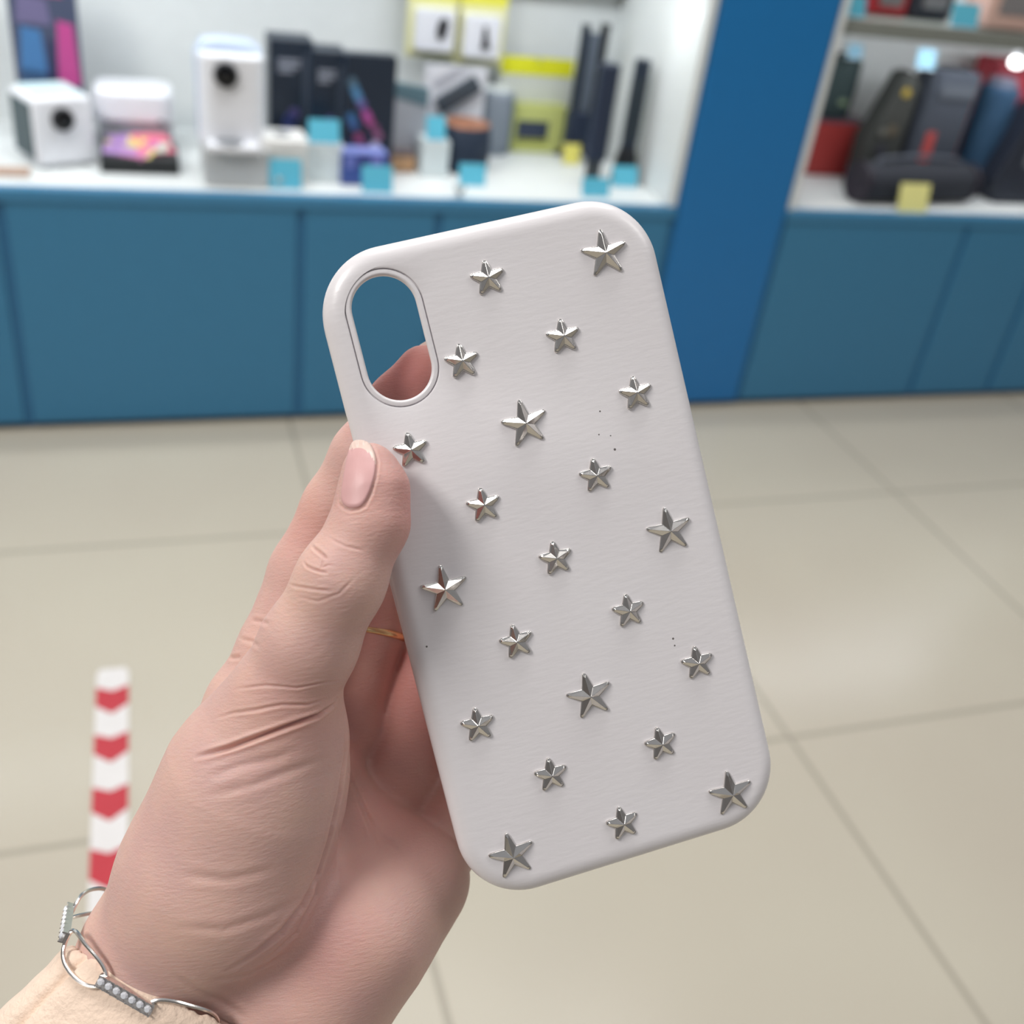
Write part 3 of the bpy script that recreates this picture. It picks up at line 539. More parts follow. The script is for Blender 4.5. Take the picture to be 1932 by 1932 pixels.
chrome = mat('chrome', (214, 210, 206), .13, metal=1.)
def star_mesh(R, inner, H, rim, soft):
    s = MB(); bm = s.bm; N = 5; out = []; tipidx = []; validx = []
    for k in range(N):
        a = math.pi/2 + 2*math.pi*k/N; tw = .085*R if not soft else .155*R
        t_ = Vector((math.cos(a), math.sin(a), 0)); p = Vector((-math.sin(a), math.cos(a), 0))
        for q in (-1, -.6, 0, .6, 1): out.append(t_*(R-tw*(1-math.sqrt(max(0, 1-q*q)))) + p*q*tw)
        tipidx.append(len(out)-3)
        av = a + math.pi/N; out.append(Vector((math.cos(av), math.sin(av), 0))*R*inner); validx.append(len(out)-1)
    M_ = len(out)
    def lay(f, z): return [bm.verts.new((o.x*f, o.y*f, z)) for o in out]
    def off(d, z):
        r = []
        for o in out: l = o.length; r.append(bm.verts.new((o.x*(l-d)/l, o.y*(l-d)/l, z)))
        return r
    L0, L1, L2, L3 = off(.0, -.0002), off(-rim*.15, rim*.7), off(rim*.15, rim*1.15), off(rim*.75, rim*1.25)
    for A_, B_ in ((L0, L1), (L1, L2), (L2, L3)):
        for k in range(M_): bm.faces.new((A_[k], A_[(k+1) % M_], B_[(k+1) % M_], B_[k]))
    bm.faces.new(L0[::-1])
    c = bm.verts.new((0, 0, H))
    for k in range(N):
        t_ = tipidx[k]; a = out[t_]; rt = bm.verts.new((a.x*.80, a.y*.80, rim*1.25+H*.22)); v0 = L3[validx[k-1]]; v1 = L3[validx[k]]
        bm.faces.new((v0, L3[t_-2], rt)); bm.faces.new((L3[t_+2], v1, rt)); bm.faces.new((v0, rt, c)); bm.faces.new((rt, v1, c))
        for q in (-2, -1, 0, 1): bm.faces.new((L3[t_+q], L3[t_+q+1], rt))
    return s
def build_star(name, R, inner, H, rim, soft):
    o = star_mesh(R, inner, H, rim, soft).build(name, chrome)
    bv = o.modifiers.new('b', 'BEVEL'); bv.width = .00022 if soft else .00010; bv.segments = 3 if soft else 2; bv.limit_method = 'ANGLE'; bv.angle_limit = math.radians(12)
    return o
big = build_star('star_stud', .00535, .43, .0019, .00040, False)
small = build_star('star_stud',   .0039, .52, .0017, .00046, True)
first = {0: True, 1: True}
STB = ((1140, 479), (990, 799), (1262, 1001), (839, 1111), (1112, 1312), (1378, 1496), (966, 1613))
STS = ((920, 525), (1062, 635), (871, 682), (1199, 742), (775, 849), (1124, 897), (912, 953), (1048, 1053), (1185, 1152), (974, 1210), (1315, 1250), (901, 1367), (1246, 1402), (1039, 1461), (1174, 1552))
for kind, lst in ((0, STB), (1, STS)):
    for q in lst:
        src = big if kind == 0 else small
        o = src if first[kind] else src.copy()
        if not first[kind]: C.objects.link(o)
        first[kind] = False
        u_, v_ = case_uv(*q); o.parent = case; o.location = (u_, v_, 0.0); o.rotation_euler = (random.uniform(-.04, .04), random.uniform(-.04, .04), random.uniform(-.05, .05)-.02)
        o['label'] = 'large sharp silver star stud' if kind == 0 else 'small rounded silver star stud'

# ------------------------------------------------------------------ hand: one continuous surface grown from bones
def depth_case(px, py): r = raydir(px, py); return (C0-CP).dot(nc)/r.dot(nc)
def cc(px, py, dz):                                              # camera space in mm: x right, y up, z away
    z = depth_case(px, py)*1000 + dz; return np.array([(px-966)/F_PX*z, -(py-966)/F_PX*z, z])
def to_world(P): return CP + (Rt*float(P[0]) + Up*float(P[1]) + Fw*float(P[2]))*.001
RES = .85
lo = np.array([-150., -205., 190.]); hi = np.array([25., 45., 300.])
gx, gy, gz = [np.arange(l, h, RES, dtype=np.float32) for l, h in zip(lo, hi)]
X, Y, Z = np.meshgrid(gx, gy, gz, indexing='ij')
def cone(a, b, ra, rb):
    a = np.array(a, np.float32); b = np.array(b, np.float32); d = b-a; L2 = float(d@d)
    t_ = np.clip(((X-a[0])*d[0]+(Y-a[1])*d[1]+(Z-a[2])*d[2])/L2, 0, 1)
    return np.sqrt((X-a[0]-t_*d[0])**2+(Y-a[1]-t_*d[1])**2+(Z-a[2]-t_*d[2])**2) - (ra+(rb-ra)*t_)
def smin(a, b, k):
    h = np.clip(k-np.abs(a-b), 0, None)/k; return np.minimum(a, b)-h*h*k*.25
def chain(pts, k):
    d = None
    for p, q in zip(pts, pts[1:]):
        c = cone(cc(*p[:3]), cc(*q[:3]), p[3], q[3]); d = c if d is None else smin(d, c, k)
    return d
arm = smin(chain([(306, 1815, 18, 18.5), (205, 2010, 16, 18), (60, 2330, 14, 20)], 3), chain([(575, 1872, 20, 18.5), (440, 2080, 18, 18), (290, 2400, 16, 21)], 3), 10)
palm = chain([(330, 1790, 24, 16), (478, 1335, 25, 11.5)], 5)
for c in ([(400, 1830, 27, 16), (588, 1455, 29, 12.5)], [(490, 1850, 27, 16), (685, 1580, 28, 12)], [(580, 1850, 24, 17), (797, 1652, 25, 11.0)]):
    palm = smin(palm, chain(c, 5), 9)
palm = smin(palm, arm, 10)
hyp = chain([(590, 1860, 15, 16), (690, 1745, 14, 15), (752, 1680, 19, 11)], 8)
palm = smin(palm, hyp, 12)
thenar = chain([(318, 1800, 16, 18), (425, 1640, 11, 20.5), (488, 1462, 7, 17.5), (528, 1372, 4, 13.5)], 12)
D = smin(palm, thenar, 5)
thumb = chain([(505, 1400, 5, 14.0), (537, 1312, -.5, 11.2), (583, 1215, -5, 10.0), (643, 1095, -9.2, 9.0), (699, 985, -8.6, 7.7), (705, 922, -7.8, 6.9), (698, 884, -6.8, 5.4)], 3)
D = smin(D, thumb, 4.5)
index = chain([(478, 1340, 25, 11), (526, 1225, 25, 9.4), (585, 1080, 25.5, 9.4), (640, 960, 23.5, 8.6), (692, 862, 19.5, 8.2), (755, 765, 17.2, 7.4), (800, 704, 16.6, 6.5)], 2.5)
D = smin(D, index, 2.5)
midf = chain([(600, 1450, 38, 11.5), (640, 1360, 39, 11), (688, 1190, 38, 9.4), (722, 1050, 35, 8.8), (850, 860, 19.5, 7.4)], 3)
D = smin(D, midf, 2)
ringf = chain([(700, 1570, 38, 11.5), (755, 1450, 40, 11), (830, 1210, 40, 9), (870, 1130, 36, 8.5), (980, 960, 19.0, 7)], 3)
D = smin(D, ringf, 2)
pink = chain([(795, 1655, 33, 10.2), (850, 1560, 35, 9.6), (940, 1400, 33, 8), (1040, 1260, 18.0, 6.5)], 3)
D = smin(D, pink, 2)
# pull back from the case so nothing cuts through it
cm = np.array(MCi.to_3x3()) @ np.array([[Rt[i], Up[i], Fw[i]] for i in range(3)]); c0 = MCi @ CP; 
cu = cm[0, 0]*X+cm[0, 1]*Y+cm[0, 2]*Z+c0.x*1000; cv = cm[1, 0]*X+cm[1, 1]*Y+cm[1, 2]*Z+c0.y*1000; cn = cm[2, 0]*X+cm[2, 1]*Y+cm[2, 2]*Z+c0.z*1000
dd = np.maximum(np.maximum(np.abs(cu)-CW*500, np.abs(cv)-CHh*500), np.maximum(cn-.05, -cn-DP*1000-.1))
D = np.maximum(D, -dd)
del cu, cv, cn, dd, palm, thenar, thumb, index, midf, ringf, pink, arm, hyp

def surface_nets(D, lo, res):
    sg = D < 0
    nx, ny, nz = D.shape; cell = np.zeros((nx-1, ny-1, nz-1), np.int32); cnt = np.zeros(cell.shape, np.float32); acc = np.zeros(cell.shape+(3,), np.float32)
    cor = [(i, j, k) for i in (0, 1) for j in (0, 1) for k in (0, 1)]
    sl = lambda i, j, k: (slice(i, nx-1+i), slice(j, ny-1+j), slice(k, nz-1+k))
    s_ = sum(sg[sl(*c)].astype(np.int8) for c in cor); act = (s_ > 0) & (s_ < 8)
    I = np.argwhere(act); pos = np.zeros((len(I), 3)); num = np.zeros(len(I))
    val = {c: D[I[:, 0]+c[0], I[:, 1]+c[1], I[:, 2]+c[2]] for c in cor}
    for a in cor:
        for ax in range(3):
            if a[ax]: continue
            b_ = list(a); b_[ax] = 1; b_ = tuple(b_); va, vb = val[a], val[b_]; cr_ = (va < 0) != (vb < 0)
            t_ = np.where(cr_, va/np.where(cr_, va-vb, 1), 0); p = np.array(a, float)[None].repeat(len(I), 0); p[:, ax] += t_
            pos[cr_] += p[cr_]; num[cr_] += 1
    V = (I+pos/num[:, None])*res+lo
    ids = -np.ones(act.shape, np.int64); ids[act] = np.arange(len(I)); Q = []
    for ax in range(3):
        a_ = [slice(1, -1)]*3; a_[ax] = slice(0, D.shape[ax]-1); b_ = list(a_); b_[ax] = slice(1, D.shape[ax])
        s0, s1 = sg[tuple(a_)], sg[tuple(b_)]; E = np.argwhere(s0 != s1); fl_ = s0[tuple(E.T)]
        base = E.copy(); o1, o2 = [q for q in range(3) if q != ax]; base[:, o1] += 1; base[:, o2] += 1
        def g_(d1, d2):
            q = base.copy(); q[:, o1] -= d1; q[:, o2] -= d2; return ids[q[:, 0], q[:, 1], q[:, 2]]
        q = np.stack([g_(1, 1), g_(0, 1), g_(0, 0), g_(1, 0)], 1)
        flip = ~fl_ if ax != 1 else fl_
        q[~flip] = q[~flip][:, ::-1]; Q.append(q)
    return V, np.concatenate(Q)
V, Q = surface_nets(D, lo, RES); del D, X, Y, Z
print('hand verts', len(V))
# relax
def relax(V, Q, it, lam=.5):
    e = np.concatenate([Q[:, [0, 1]], Q[:, [1, 2]], Q[:, [2, 3]], Q[:, [3, 0]]]); e = np.concatenate([e, e[:, ::-1]])
    deg = np.bincount(e[:, 0], minlength=len(V))[:, None]
    for i in range(it):
        s_ = np.stack([np.bincount(e[:, 0], V[e[:, 1], k], len(V)) for k in range(3)], 1); V = V+(s_/np.maximum(deg, 1)-V)*(lam if i % 2 == 0 else -lam*1.04)
    return V
V = relax(V, Q, 6)
BAS = np.array([[Rt[i], Up[i], Fw[i]] for i in range(3)])
Vw = (V @ BAS.T)*.001 + np.array(CP)
keep = (V[Q].mean(1)[:, 1] > -203)
me0 = bpy.data.meshes.new('tmp'); me0.from_pydata(Vw.tolist(), [], Q[keep].tolist()); me0.update()
tmp = bpy.data.objects.new('tmp', me0); C.objects.link(tmp)
q = tmp.modifiers.new('s', 'SUBSURF'); q.levels = q.render_levels = HAND_SUB if 'HAND_SUB' in globals() else 2
me = bpy.data.meshes.new_from_object(tmp.evaluated_get(bpy.context.evaluated_depsgraph_get())); me.name = 'person'
bpy.data.objects.remove(tmp)
nv = len(me.vertices); co_ = np.empty(nv*3, np.float32); me.vertices.foreach_get('co', co_); co_ = co_.reshape(-1, 3)
nr_ = np.empty(nv*3, np.float32); me.vertices.foreach_get('normal', nr_); nr_ = nr_.reshape(-1, 3)
bvh = BVHTree.FromPolygons([tuple(v) for v in Vw], Q.tolist())
def hand_hit(px, py):
    h = bvh.ray_cast(CP, raydir(px, py).normalized()); return h[0], h[1]
rel = (co_-np.array(CP)) @ BAS; ppx = 966+F_PX*rel[:, 0]/rel[:, 2]; ppy = 966-F_PX*rel[:, 1]/rel[:, 2]
disp = np.zeros(nv, np.float32)
# skin folds and creases: followed over the real surface
CREASE = [  # depth mm, width mm, pixel guide points
 (1.15, .5, [(370, 1428), (430, 1412), (490, 1390), (550, 1368), (600, 1350), (630, 1330), (636, 1318)]),
 (.30, .35, [(408, 1355), (440, 1345), (480, 1340), (530, 1330), (580, 1330), (620, 1318)]),
 (.25, .30, [(440, 1300), (500, 1293), (560, 1298), (610, 1288), (640, 1285)]),
 (.42, .32, [(588, 1030), (596, 1037), (604, 1043), (612, 1050), (618, 1056)]), (.35, .28, [(572, 1060), (578, 1068), (590, 1074), (604, 1078), (618, 1082)]),
 (.30, .3, [(543, 1102), (558, 1106), (575, 1109), (600, 1113), (625, 1115)]), (.18, .22, [(612, 1050), (606, 1072), (620, 1066), (634, 1068)]),
 (.14, .3, [(560, 1125), (600, 1135), (640, 1120), (670, 1090)]), (.14, .3, [(620, 1015), (650, 1030), (690, 1040)]),
 (.45, .5, [(428, 1240), (440, 1241), (456, 1239)]), (.3, .5, [(474, 1170), (490, 1172), (510, 1178)]), (.25, .5, [(452, 1205), (475, 1210), (492, 1222)]),
 (.8, .8, [(652, 1345), (652, 1420), (640, 1500), (622, 1580), (600, 1650), (570, 1710), (530, 1760), (480, 1800), (430, 1832)]),
 (.35, .6, [(655, 1450), (680, 1510), (700, 1560), (712, 1600)]), (.3, .7, [(640, 1560), (636, 1620), (640, 1660)]), (.25, .7, [(690, 1530), (720, 1580), (760, 1600)]),
 (.35, .8, [(600, 1640), (596, 1690), (560, 1760), (500, 1815)]),
 (.22, .9, [(390, 1470), (450, 1445), (520, 1430), (560, 1415)]), (.22, .9, [(400, 1500), (480, 1480), (560, 1450), (620, 1430)]),
 (.22, 1.0, [(330, 1750), (420, 1755), (500, 1730), (560, 1700)]), (.22, 1.0, [(340, 1650), (430, 1660), (520, 1640)]), (.2, 1.1, [(400, 1850), (470, 1840), (540, 1800)]),
 (.3, .9, [(330, 1840), (420, 1890), (470, 1925)]),
 # edge of the nail bed
 (.30, .30, [(640, 930), (639, 951), (650, 959), (662, 963), (676, 961), (688, 955), (700, 932), (709, 900), (712, 872), (706, 848), (698, 834)]),
]
def seg_points(pts):
    out = []
    for a, b_ in zip(pts, pts[1:]):
        m_ = max(2, int(math.hypot(b_[0]-a[0], b_[1]-a[1])/2))
        for k in range(m_):
            f = k/m_; p, nn = hand_hit(a[0]+(b_[0]-a[0])*f, a[1]+(b_[1]-a[1])*f)
            if p is not None: out.append((p, min(1, 1)))
    return out
from mathutils.kdtree import KDTree
front = np.nonzero((ppx > 100) & (ppx < 900) & (ppy > 700) & (ppy < 2000))[0]
for dep, wid_, pts in CREASE:
    sp_ = seg_points(pts)
    if len(sp_) < 3: continue
    Pn = np.array([p[0] for p in sp_]); lo_, hi_ = Pn.min(0)-.004, Pn.max(0)+.004
    ii = front[np.all((co_[front] > lo_) & (co_[front] < hi_), 1)]
    kd = KDTree(len(Pn)); [kd.insert(Vector(p), i) for i, p in enumerate(Pn)]; kd.balance()
    N_ = len(Pn)
    for i in ii:
        _, j, d_ = kd.find(co_[i]); dm = d_*1000
        if dm > wid_*4: continue
        f = min(1, min(j, N_-1-j)/(N_*.22)+.15)
        disp[i] += f*dep*(-math.exp(-(dm/wid_)**2) + .30*math.exp(-((dm-wid_*1.9)/(wid_*1.1))**2))
co_ = co_ + nr_*disp[:, None]*.001
me.vertices.foreach_set('co', co_.ravel()); me.update()
# redness of the skin (blood under fingertips and palm, plus shade painted behind case)
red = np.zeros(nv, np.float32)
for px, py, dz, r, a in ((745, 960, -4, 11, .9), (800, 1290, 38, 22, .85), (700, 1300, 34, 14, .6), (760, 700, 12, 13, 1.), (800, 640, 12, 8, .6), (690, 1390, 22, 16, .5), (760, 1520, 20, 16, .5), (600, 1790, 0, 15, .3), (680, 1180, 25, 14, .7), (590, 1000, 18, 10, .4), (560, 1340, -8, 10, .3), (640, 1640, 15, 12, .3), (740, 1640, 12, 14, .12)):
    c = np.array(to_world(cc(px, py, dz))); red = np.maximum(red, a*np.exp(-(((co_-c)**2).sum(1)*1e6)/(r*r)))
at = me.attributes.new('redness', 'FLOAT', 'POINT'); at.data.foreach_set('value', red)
for p in me.polygons: p.use_smooth = True
skin = bpy.data.materials.new('skin'); skin.use_nodes = True; n = skin.node_tree; b = n.nodes['Principled BSDF']
t = n.nodes.new('ShaderNodeTexCoord'); an = n.nodes.new('ShaderNodeAttribute'); an.attribute_name = 'redness'
no = n.nodes.new('ShaderNodeTexNoise'); no.inputs['Scale'].default_value = 55; no.inputs['Detail'].default_value = 3; n.links.new(t.outputs['Object'], no.inputs[0])
cr = n.nodes.new('ShaderNodeValToRGB'); n.links.new(no.outputs[0], cr.inputs[0])
cr.color_ramp.elements[0].position = .35; cr.color_ramp.elements[0].color = lin((206, 168, 160)); cr.color_ramp.elements[1].position = .68; cr.color_ramp.elements[1].color = lin((218, 180, 166))
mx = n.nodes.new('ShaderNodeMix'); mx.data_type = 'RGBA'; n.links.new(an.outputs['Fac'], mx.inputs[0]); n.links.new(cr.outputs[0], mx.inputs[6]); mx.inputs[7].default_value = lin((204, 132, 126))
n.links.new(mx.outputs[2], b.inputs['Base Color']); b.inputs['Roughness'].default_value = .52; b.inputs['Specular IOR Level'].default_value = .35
b.inputs['Subsurface Weight'].default_value = .35; b.inputs['Subsurface Radius'].default_value = (1, .35, .2); b.inputs['Subsurface Scale'].default_value = .0035
rv = Matrix.Rotation(math.radians(25), 4, 'Z')
mpn = n.nodes.new('ShaderNodeMapping'); mpn.vector_type = 'POINT'; n.links.new(t.outputs['Object'], mpn.inputs[0])
ang = Matrix((tuple(Rt), tuple(Up), tuple(Fw))).to_euler(); mpn.inputs['Rotation'].default_value = ang
mp2 = n.nodes.new('ShaderNodeMapping'); mp2.inputs['Rotation'].default_value = (0, 0, math.radians(-20)); mp2.inputs['Scale'].default_value = (350, 1500, 700); n.links.new(mpn.outputs[0], mp2.inputs[0])
nb = n.nodes.new('ShaderNodeTexNoise'); nb.inputs['Scale'].default_value = 1; nb.inputs['Detail'].default_value = 4; nb.inputs['Roughness'].default_value = .6; n.links.new(mp2.outputs[0], nb.inputs[0])
vo = n.nodes.new('ShaderNodeTexVoronoi'); vo.inputs['Scale'].default_value = 1500; vo.feature = 'DISTANCE_TO_EDGE'; n.links.new(t.outputs['Object'], vo.inputs['Vector'])
ad = n.nodes.new('ShaderNodeMath'); ad.operation = 'MULTIPLY_ADD'; n.links.new(vo.outputs[0], ad.inputs[0]); ad.inputs[1].default_value = .25; n.links.new(nb.outputs[0], ad.inputs[2])
bu = n.nodes.new('ShaderNodeBump'); bu.inputs['Strength'].default_value = .45; bu.inputs['Distance'].default_value = .0004; n.links.new(ad.outputs[0], bu.inputs['Height']); n.links.new(bu.outputs[0], b.inputs['Normal'])
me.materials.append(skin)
hand = bpy.data.objects.new('person', me); C.objects.link(hand)
tag(hand, "person's left hand and wrist in a cream knit sleeve, holding up the phone case", 'person')

# nails: curved plates grown on the surface
nail_m = mat('nail', (210, 164, 162), .42, spec=.4); nail_tip = mat('nail_free_edge', (226, 200, 188), .3, spec=.5)
def nail(outline_px, name, m_, lift, parent, nrmdir=None, thick=.00035):
    cx = sum(p[0] for p in outline_px)/len(outline_px); cy = sum(p[1] for p in outline_px)/len(outline_px)
    bm = bmesh.new(); rings = []; N = len(outline_px); K = 14
    for k in range(K+1):
        f = k/K; row = []
        for x, y in outline_px:
            q = hand_hit(cx+(x-cx)*f, cy+(y-cy)*f)
            i_ = len(row); zc = (hand_hit(cx, cy)[0]-CP).dot(Fw)
            if q[0] is None or (q[0]-CP).dot(Fw) > zc+.0048:      # beyond the finger's outline: carry the plate on, curving away
                pv = rings[-1][i_]; zp_ = (pv[0]-CP).dot(Fw)+.00035
                q = (W(cx+(x-cx)*f, cy+(y-cy)*f, zp_), pv[1])
            row.append((q[0], q[1]))
        rings.append(row)
    nav = sum((q[1] for r in rings for q in r if q[0] is not None), Vector()).normalized()
    last = None; vs = []
    for k, r in enumerate(rings):
        vs.append([bm.verts.new(q[0]+(q[1]*.5+nav*.5).normalized()*(lift if k < K else lift*.1)) if q[0] is not None else bm.verts.new(rings[max(0, k-1)][i][0] or rings[0][0][0]) for i, q in enumerate(r)])
    for a, c in zip(vs[1:], vs[2:]):
        for i in range(N): bm.faces.new((a[i], a[(i+1) % N], c[(i+1) % N], c[i]))
    bm.faces.new(vs[1]); 
    for v in vs[0]: bm.verts.remove(v)
    bmesh.ops.recalc_face_normals(bm, faces=bm.faces)
    o_me = bpy.data.meshes.new(name); bm.to_mesh(o_me); bm.free(); o_me.materials.append(m_)
    for p in o_me.polygons: p.use_smooth = True
    o = bpy.data.objects.new(name, o_me); C.objects.link(o); o.parent = parent
    so = o.modifiers.new('t', 'SOLIDIFY'); so.thickness = thick; so.offset = -1
    sb = o.modifiers.new('s', 'SUBSURF'); sb.levels = sb.render_levels = 1
    return o
def smooth_outline(P_, n_=4):
    out = []; N = len(P_)
    for i in range(N):
        p0, p1, p2, p3 = P_[i-1], P_[i], P_[(i+1) % N], P_[(i+2) % N]
        for k in range(n_):
            t_ = k/n_; out.append(tuple(.5*((2*p1[j])+(-p0[j]+p2[j])*t_+(2*p0[j]-5*p1[j]+4*p2[j]-p3[j])*t_*t_+(-p0[j]+3*p1[j]-3*p2[j]+p3[j])*t_**3) for j in (0, 1)))
    return out
nb_ = nail(smooth_outline([(663, 836), (653, 870), (647, 905), (643, 940), (650, 955), (666, 960), (684, 954), (698, 930), (708, 896), (710, 868), (704, 846), (694, 833), (677, 829)], 6), 'thumbnail', nail_m, .00042, hand)
nm_ = nb_.data; nm_.materials.append(nail_tip)
for p in nm_.polygons:
    r_ = p.center-CP; z_ = r_.dot(Fw); x_, y_ = 966+F_PX*r_.dot(Rt)/z_, 966-F_PX*r_.dot(Up)/z_
    if y_ < np.interp(x_, [650, 661, 678, 693, 703, 712], [850, 847, 843, 851, 864, 884]): p.material_index = 1
# index fingernail edge beyond the fingertip, seen through the camera opening
bm = bmesh.new(); ctr = cc(820, 682, 20.5); ring = []; top = []
for k in range(28):
    a = 2*math.pi*k/28; x_, y_ = 5.3*math.cos(a), 5.3*math.sin(a)
    ring.append(bm.verts.new(to_world(ctr+np.array([x_, y_, 1.0-.02*x_*x_])))); top.append(bm.verts.new(to_world(ctr+np.array([x_*.55, y_*.55, 1.6]))))
c = bm.verts.new(to_world(ctr+np.array([0, 0, 1.8])))
for k in range(28): bm.faces.new((ring[k], ring[(k+1) % 28], top[(k+1) % 28], top[k])); bm.faces.new((top[k], top[(k+1) % 28], c))
nme = bpy.data.meshes.new('index_fingernail'); bm.to_mesh(nme); bm.free(); nme.materials.append(nail_tip)
no_ = bpy.data.objects.new('index_fingernail', nme); C.objects.link(no_); no_.parent = hand
so = no_.modifiers.new('t', 'SOLIDIFY'); so.thickness = .0004
for p in nme.polygons: p.use_smooth = True

# gold ring on the middle finger
gold = mat('gold', (238, 200, 150), .2, metal=1.)
rc = np.array(to_world(cc(690, 1196, 38))); ax_ = (np.array(to_world(cc(722, 1050, 31)))-np.array(to_world(cc(632, 1410, 31)))); ax_ = Vector(ax_).normalized()
ax_ = (ax_ + Vector(Fw)*.26 - Rt*.12).normalized(); e1 = ax_.orthogonal().normalized(); e2 = ax_.cross(e1)
pts = [Vector(rc)+(e1*math.cos(2*math.pi*k/64)+e2*math.sin(2*math.pi*k/64))*.0100 for k in range(64)]
rg = MB().tube(pts, .00095, 12, closed=True).build('finger_ring', gold, smooth=True); tag(rg, 'thin plain gold ring on the shaded finger behind the thumb', 'ring')

# sleeve: knit cuff round the forearm
def ring_frame():
    a0 = (cc(306, 1815, 18)+cc(575, 1872, 20))/2; a1 = (cc(60, 2330, 14)+cc(290, 2400, 16))/2
    axd = (a1-a0)/np.linalg.norm(a1-a0); wd_ = cc(575, 1872, 20)-cc(306, 1815, 18); wd_ -= axd*(wd_@axd); wd_ /= np.linalg.norm(wd_)
    dp = np.cross(axd, wd_); dp /= np.linalg.norm(dp)
    if dp[2] > 0: dp = -dp                                       # towards the camera
    return a0, axd, wd_, dp
a0, axd, wdv, dpv = ring_frame()
knit = bpy.data.materials.new('cream_knit'); knit.use_nodes = True; n = knit.node_tree; b = n.nodes['Principled BSDF']
b.inputs['Base Color'].default_value = lin((236, 212, 192)); b.inputs['Roughness'].default_value = .95; b.inputs['Sheen Weight'].default_value = .3; b.inputs['Specular IOR Level'].default_value = .1
t = n.nodes.new('ShaderNodeTexCoord'); no = n.nodes.new('ShaderNodeTexNoise'); no.inputs['Scale'].default_value = 900; no.inputs['Detail'].default_value = 4; n.links.new(t.outputs['Object'], no.inputs[0])
bu = n.nodes.new('ShaderNodeBump'); bu.inputs['Strength'].default_value = .6; bu.inputs['Distance'].default_value = .0007; n.links.new(no.outputs[0], bu.inputs['Height']); n.links.new(bu.outputs[0], b.inputs['Normal'])
bm = bmesh.new(); NT = 220; rows = []
def sl_pt(s_, th, extra):
    # s_ mm along the arm from the wrist, th angle: 0 = right side, pi/2 = towards camera, pi = left side
    A_ = 36.0+.20*s_; B_ = 24.5+.10*s_; fl_ = .19*s_ if math.cos(th) < 0 else 0
    fold = 1.2*math.sin(3*th+.05*s_)+.8*math.sin(7*th+1.3-.08*s_)*min(1, s_/20)
    seam_ = -1.9*math.exp(-((th-2.62-.001*s_)/.030)**2) + .6*math.exp(-((th-2.50)/.08)**2)
    r_ = extra+fold+seam_
    P = a0 + axd*(s_+11.0) + wdv*((A_+r_+fl_)*math.cos(th)-1.5) + dpv*((B_+r_)*math.sin(th)) - axd*10.0*math.sin(th) - axd*(4.5*math.cos(th)+1.*math.sin(th)*0)*(-1)*.9
    return P
rngs = np.random.RandomState(3); fz = [rngs.normal(0, .28) for _ in range(NT)]
prof_ = [(9, -3.4), (3, -3.0), (.6, -2.3), (-.3, -1.2), (.2, -.2), (1.5, .3), (4, .2)] + [(s_, .15*math.sin(s_*.9)) for s_ in np.linspace(6, 75, 34)]
for s_, ex_ in prof_:
    row = []
    for k in range(NT):
        th = 2*math.pi*k/NT; j = fz[k]*(1. if s_ < 2 else .25); row.append(bm.verts.new(to_world(sl_pt(s_+j, th, ex_+j*.6))))
    rows.append(row)
for a, c in zip(rows, rows[1:]):
    for k in range(NT): bm.faces.new((a[k], a[(k+1) % NT], c[(k+1) % NT], c[k]))
bmesh.ops.recalc_face_normals(bm, faces=bm.faces)
sm = bpy.data.meshes.new('sleeve'); bm.to_mesh(sm); bm.free(); sm.materials.append(knit)
for p in sm.polygons: p.use_smooth = True
sl = bpy.data.objects.new('sleeve', sm); C.objects.link(sl); sl.parent = hand; sl['label'] = 'cream knit cuff'
sb = sl.modifiers.new('s', 'SUBSURF'); sb.levels = sb.render_levels = 1

# bracelet: seven-stone bars joined by open wire links
silver = mat('silver', (236, 232, 228), .22, metal=1.); gem = mat('clear_stone', (236, 238, 244), .04, trans=.25, spec=1.)
hb_me = BVHTree.FromPolygons([tuple(v) for v in V], Q.tolist())
def base_pt(th, out=0.):
    c_, s_ = math.cos(th), math.sin(th)
    return a0 + axd*(1.5+0.2*c_+(1.5*s_ if s_ > 0 else 0)) + wdv*(36.6*c_*out) + dpv*(21*s_*out)
TH0 = np.linspace(0, 2*math.pi, 181)[:-1]; RR = []
for th in TH0:
    o_ = base_pt(th, 2.2); c_ = base_pt(th, 0.0); h = hb_me.ray_cast(Vector(o_), Vector(c_-o_).normalized()); RR.append(1.0 if h[0] is None else np.linalg.norm(np.array(h[0])-c_)/np.linalg.norm(base_pt(th, 1.)-c_))
RR = np.array(RR); K_ = np.exp(-(np.arange(-12, 13)/5.)**2); K_ /= K_.sum()
RS = np.convolve(np.concatenate([RR[-12:], RR, RR[:12]]), K_, 'valid'); RS = RS+max(0, float((RR-RS).max()))*.5
def br_pt(th, out=0.):
    r_ = float(np.interp(th % (2*math.pi), np.append(TH0, 2*math.pi), np.append(RS, RS[0]))); c_ = base_pt(th, 0.); d_ = base_pt(th, 1.)-c_; l_ = np.linalg.norm(d_)
    return c_ + d_/l_*(l_*r_+.8+out+(1.6*max(0, -math.cos(th))**6))
brc = tag(bpy.data.objects.new('bracelet', None), 'silver bracelet of stone-set bars and wire links round the wrist, above the cuff', 'bracelet'); C.objects.link(brc); brc.empty_display_size = .01
brc.location = to_world(br_pt(math.pi/2)); 
ths = np.linspace(0, 2*math.pi, 1441); PP = np.array([br_pt(t_) for t_ in ths]); sl_ = np.concatenate([[0], np.cumsum(np.linalg.norm(np.diff(PP, axis=0), axis=1))]); TOT = sl_[-1]
def th_at(s_): return float(np.interp(s_ % TOT, sl_, ths))
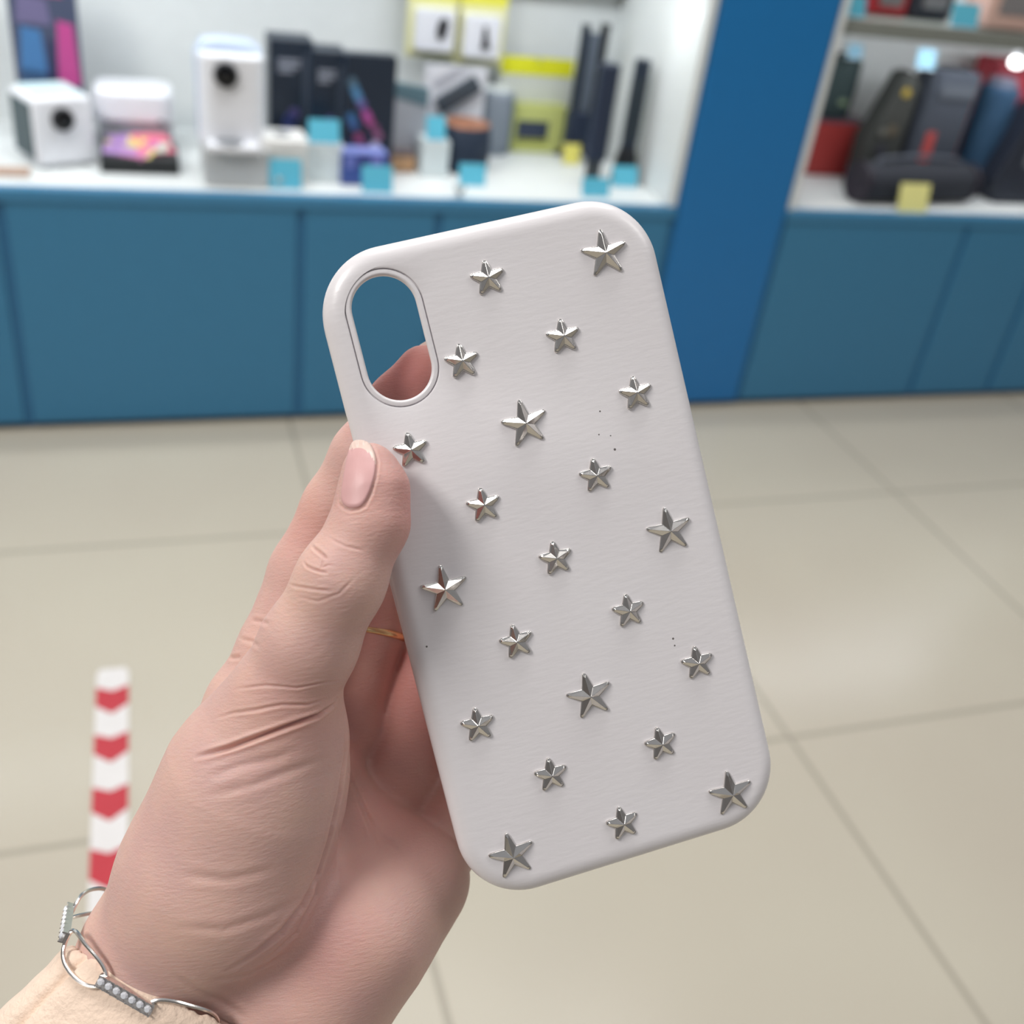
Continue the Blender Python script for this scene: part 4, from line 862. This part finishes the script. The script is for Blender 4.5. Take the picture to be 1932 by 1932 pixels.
def frame(s_):
    t_ = th_at(s_); p = br_pt(t_); tn = br_pt(t_+.01)-br_pt(t_-.01); tn /= np.linalg.norm(tn); o = br_pt(t_, 1.)-p; o -= tn*(o@tn); o /= np.linalg.norm(o); return p, tn, o, np.cross(tn, o)
# nearest point of the path to the measured bar centre
tgt = cc(251, 1855, 0); pr = PP[:, :2]/PP[:, 2:]; tg = tgt[:2]/tgt[2]; vis = PP[:, 2] < np.median(PP[:, 2])
i0 = int(np.argmin(np.where(vis, ((pr-tg)**2).sum(1), 9))); s0_ = sl_[i0]; NP = 8; per = TOT/NP
print('bracelet', TOT, per, s0_)
loc = Vector(brc.location)
def L2(P): return Vector(to_world(P))-loc
BL = 13.4
for q in range(NP):
    sc_ = s0_+q*per
    pts = [frame(sc_+u) for u in np.linspace(-BL/2, BL/2, 7)]
    barm = MB()
    p, tn, o, sd_ = frame(sc_)
    def bx_(u0, u1, v0, v1, o0, o1):
        vs_ = [barm.bm.verts.new(L2(p+tn*u+sd_*v+o*w2)) for u in (u0, u1) for v in (v0, v1) for w2 in (o0, o1)]
        for f in ((0, 1, 3, 2), (4, 6, 7, 5), (0, 4, 5, 1), (2, 3, 7, 6), (0, 2, 6, 4), (1, 5, 7, 3)): barm.bm.faces.new([vs_[i] for i in f])
    bx_(-BL/2, BL/2, -1.25, 1.25, .2, 1.0)
    for v in (-1.25, 1.05): bx_(-BL/2, BL/2, v, v+.2, 1.0, 1.7)
    for k in range(8):
        u = -BL/2+.1+k*(BL-.4)/7
        for v in (-1.25, .95): bx_(u-.14, u+.18, v, v+.3, 1.0, 1.9)
    bar = barm.build('stone_bar', silver, brc)
    for k in range(7):
        u = -BL/2+.96+k*(BL-1.92)/6; st_ = MB(); cP = p+tn*u+o*1.2; rg_ = []
        for rr_, hh_ in ((.35, -.5), (.86, .35), (.5, .85)):
            rg_.append([st_.bm.verts.new(L2(cP+(tn*math.cos(2*math.pi*j/8)+sd_*math.sin(2*math.pi*j/8))*rr_+o*hh_)) for j in range(8)])
        for a, c in zip(rg_, rg_[1:]):
            for j in range(8): st_.bm.faces.new((a[j], a[(j+1) % 8], c[(j+1) % 8], c[j]))
        st_.bm.faces.new(rg_[0]); st_.bm.faces.new(rg_[-1]); st_.build('stone', gem, bar)
    g0, g1 = sc_+BL/2-1.6, sc_+per-BL/2+1.6; cs_ = (g0+g1)/2; hw2 = (g1-g0)/2; pts = []
    for k in range(48):
        a = 2*math.pi*k/48; c_ = math.copysign(abs(math.cos(a))**.75, math.cos(a)); s2 = math.sin(a); P_, tn_, o_, sd2 = frame(cs_+hw2*c_)
        pts.append(L2(P_+sd2*(3.4*s2)+o_*(.9+.9*(1-c_*c_))))
    MB().tube(pts, .00048, 8, closed=True).build('wire_link', silver, brc, smooth=True)
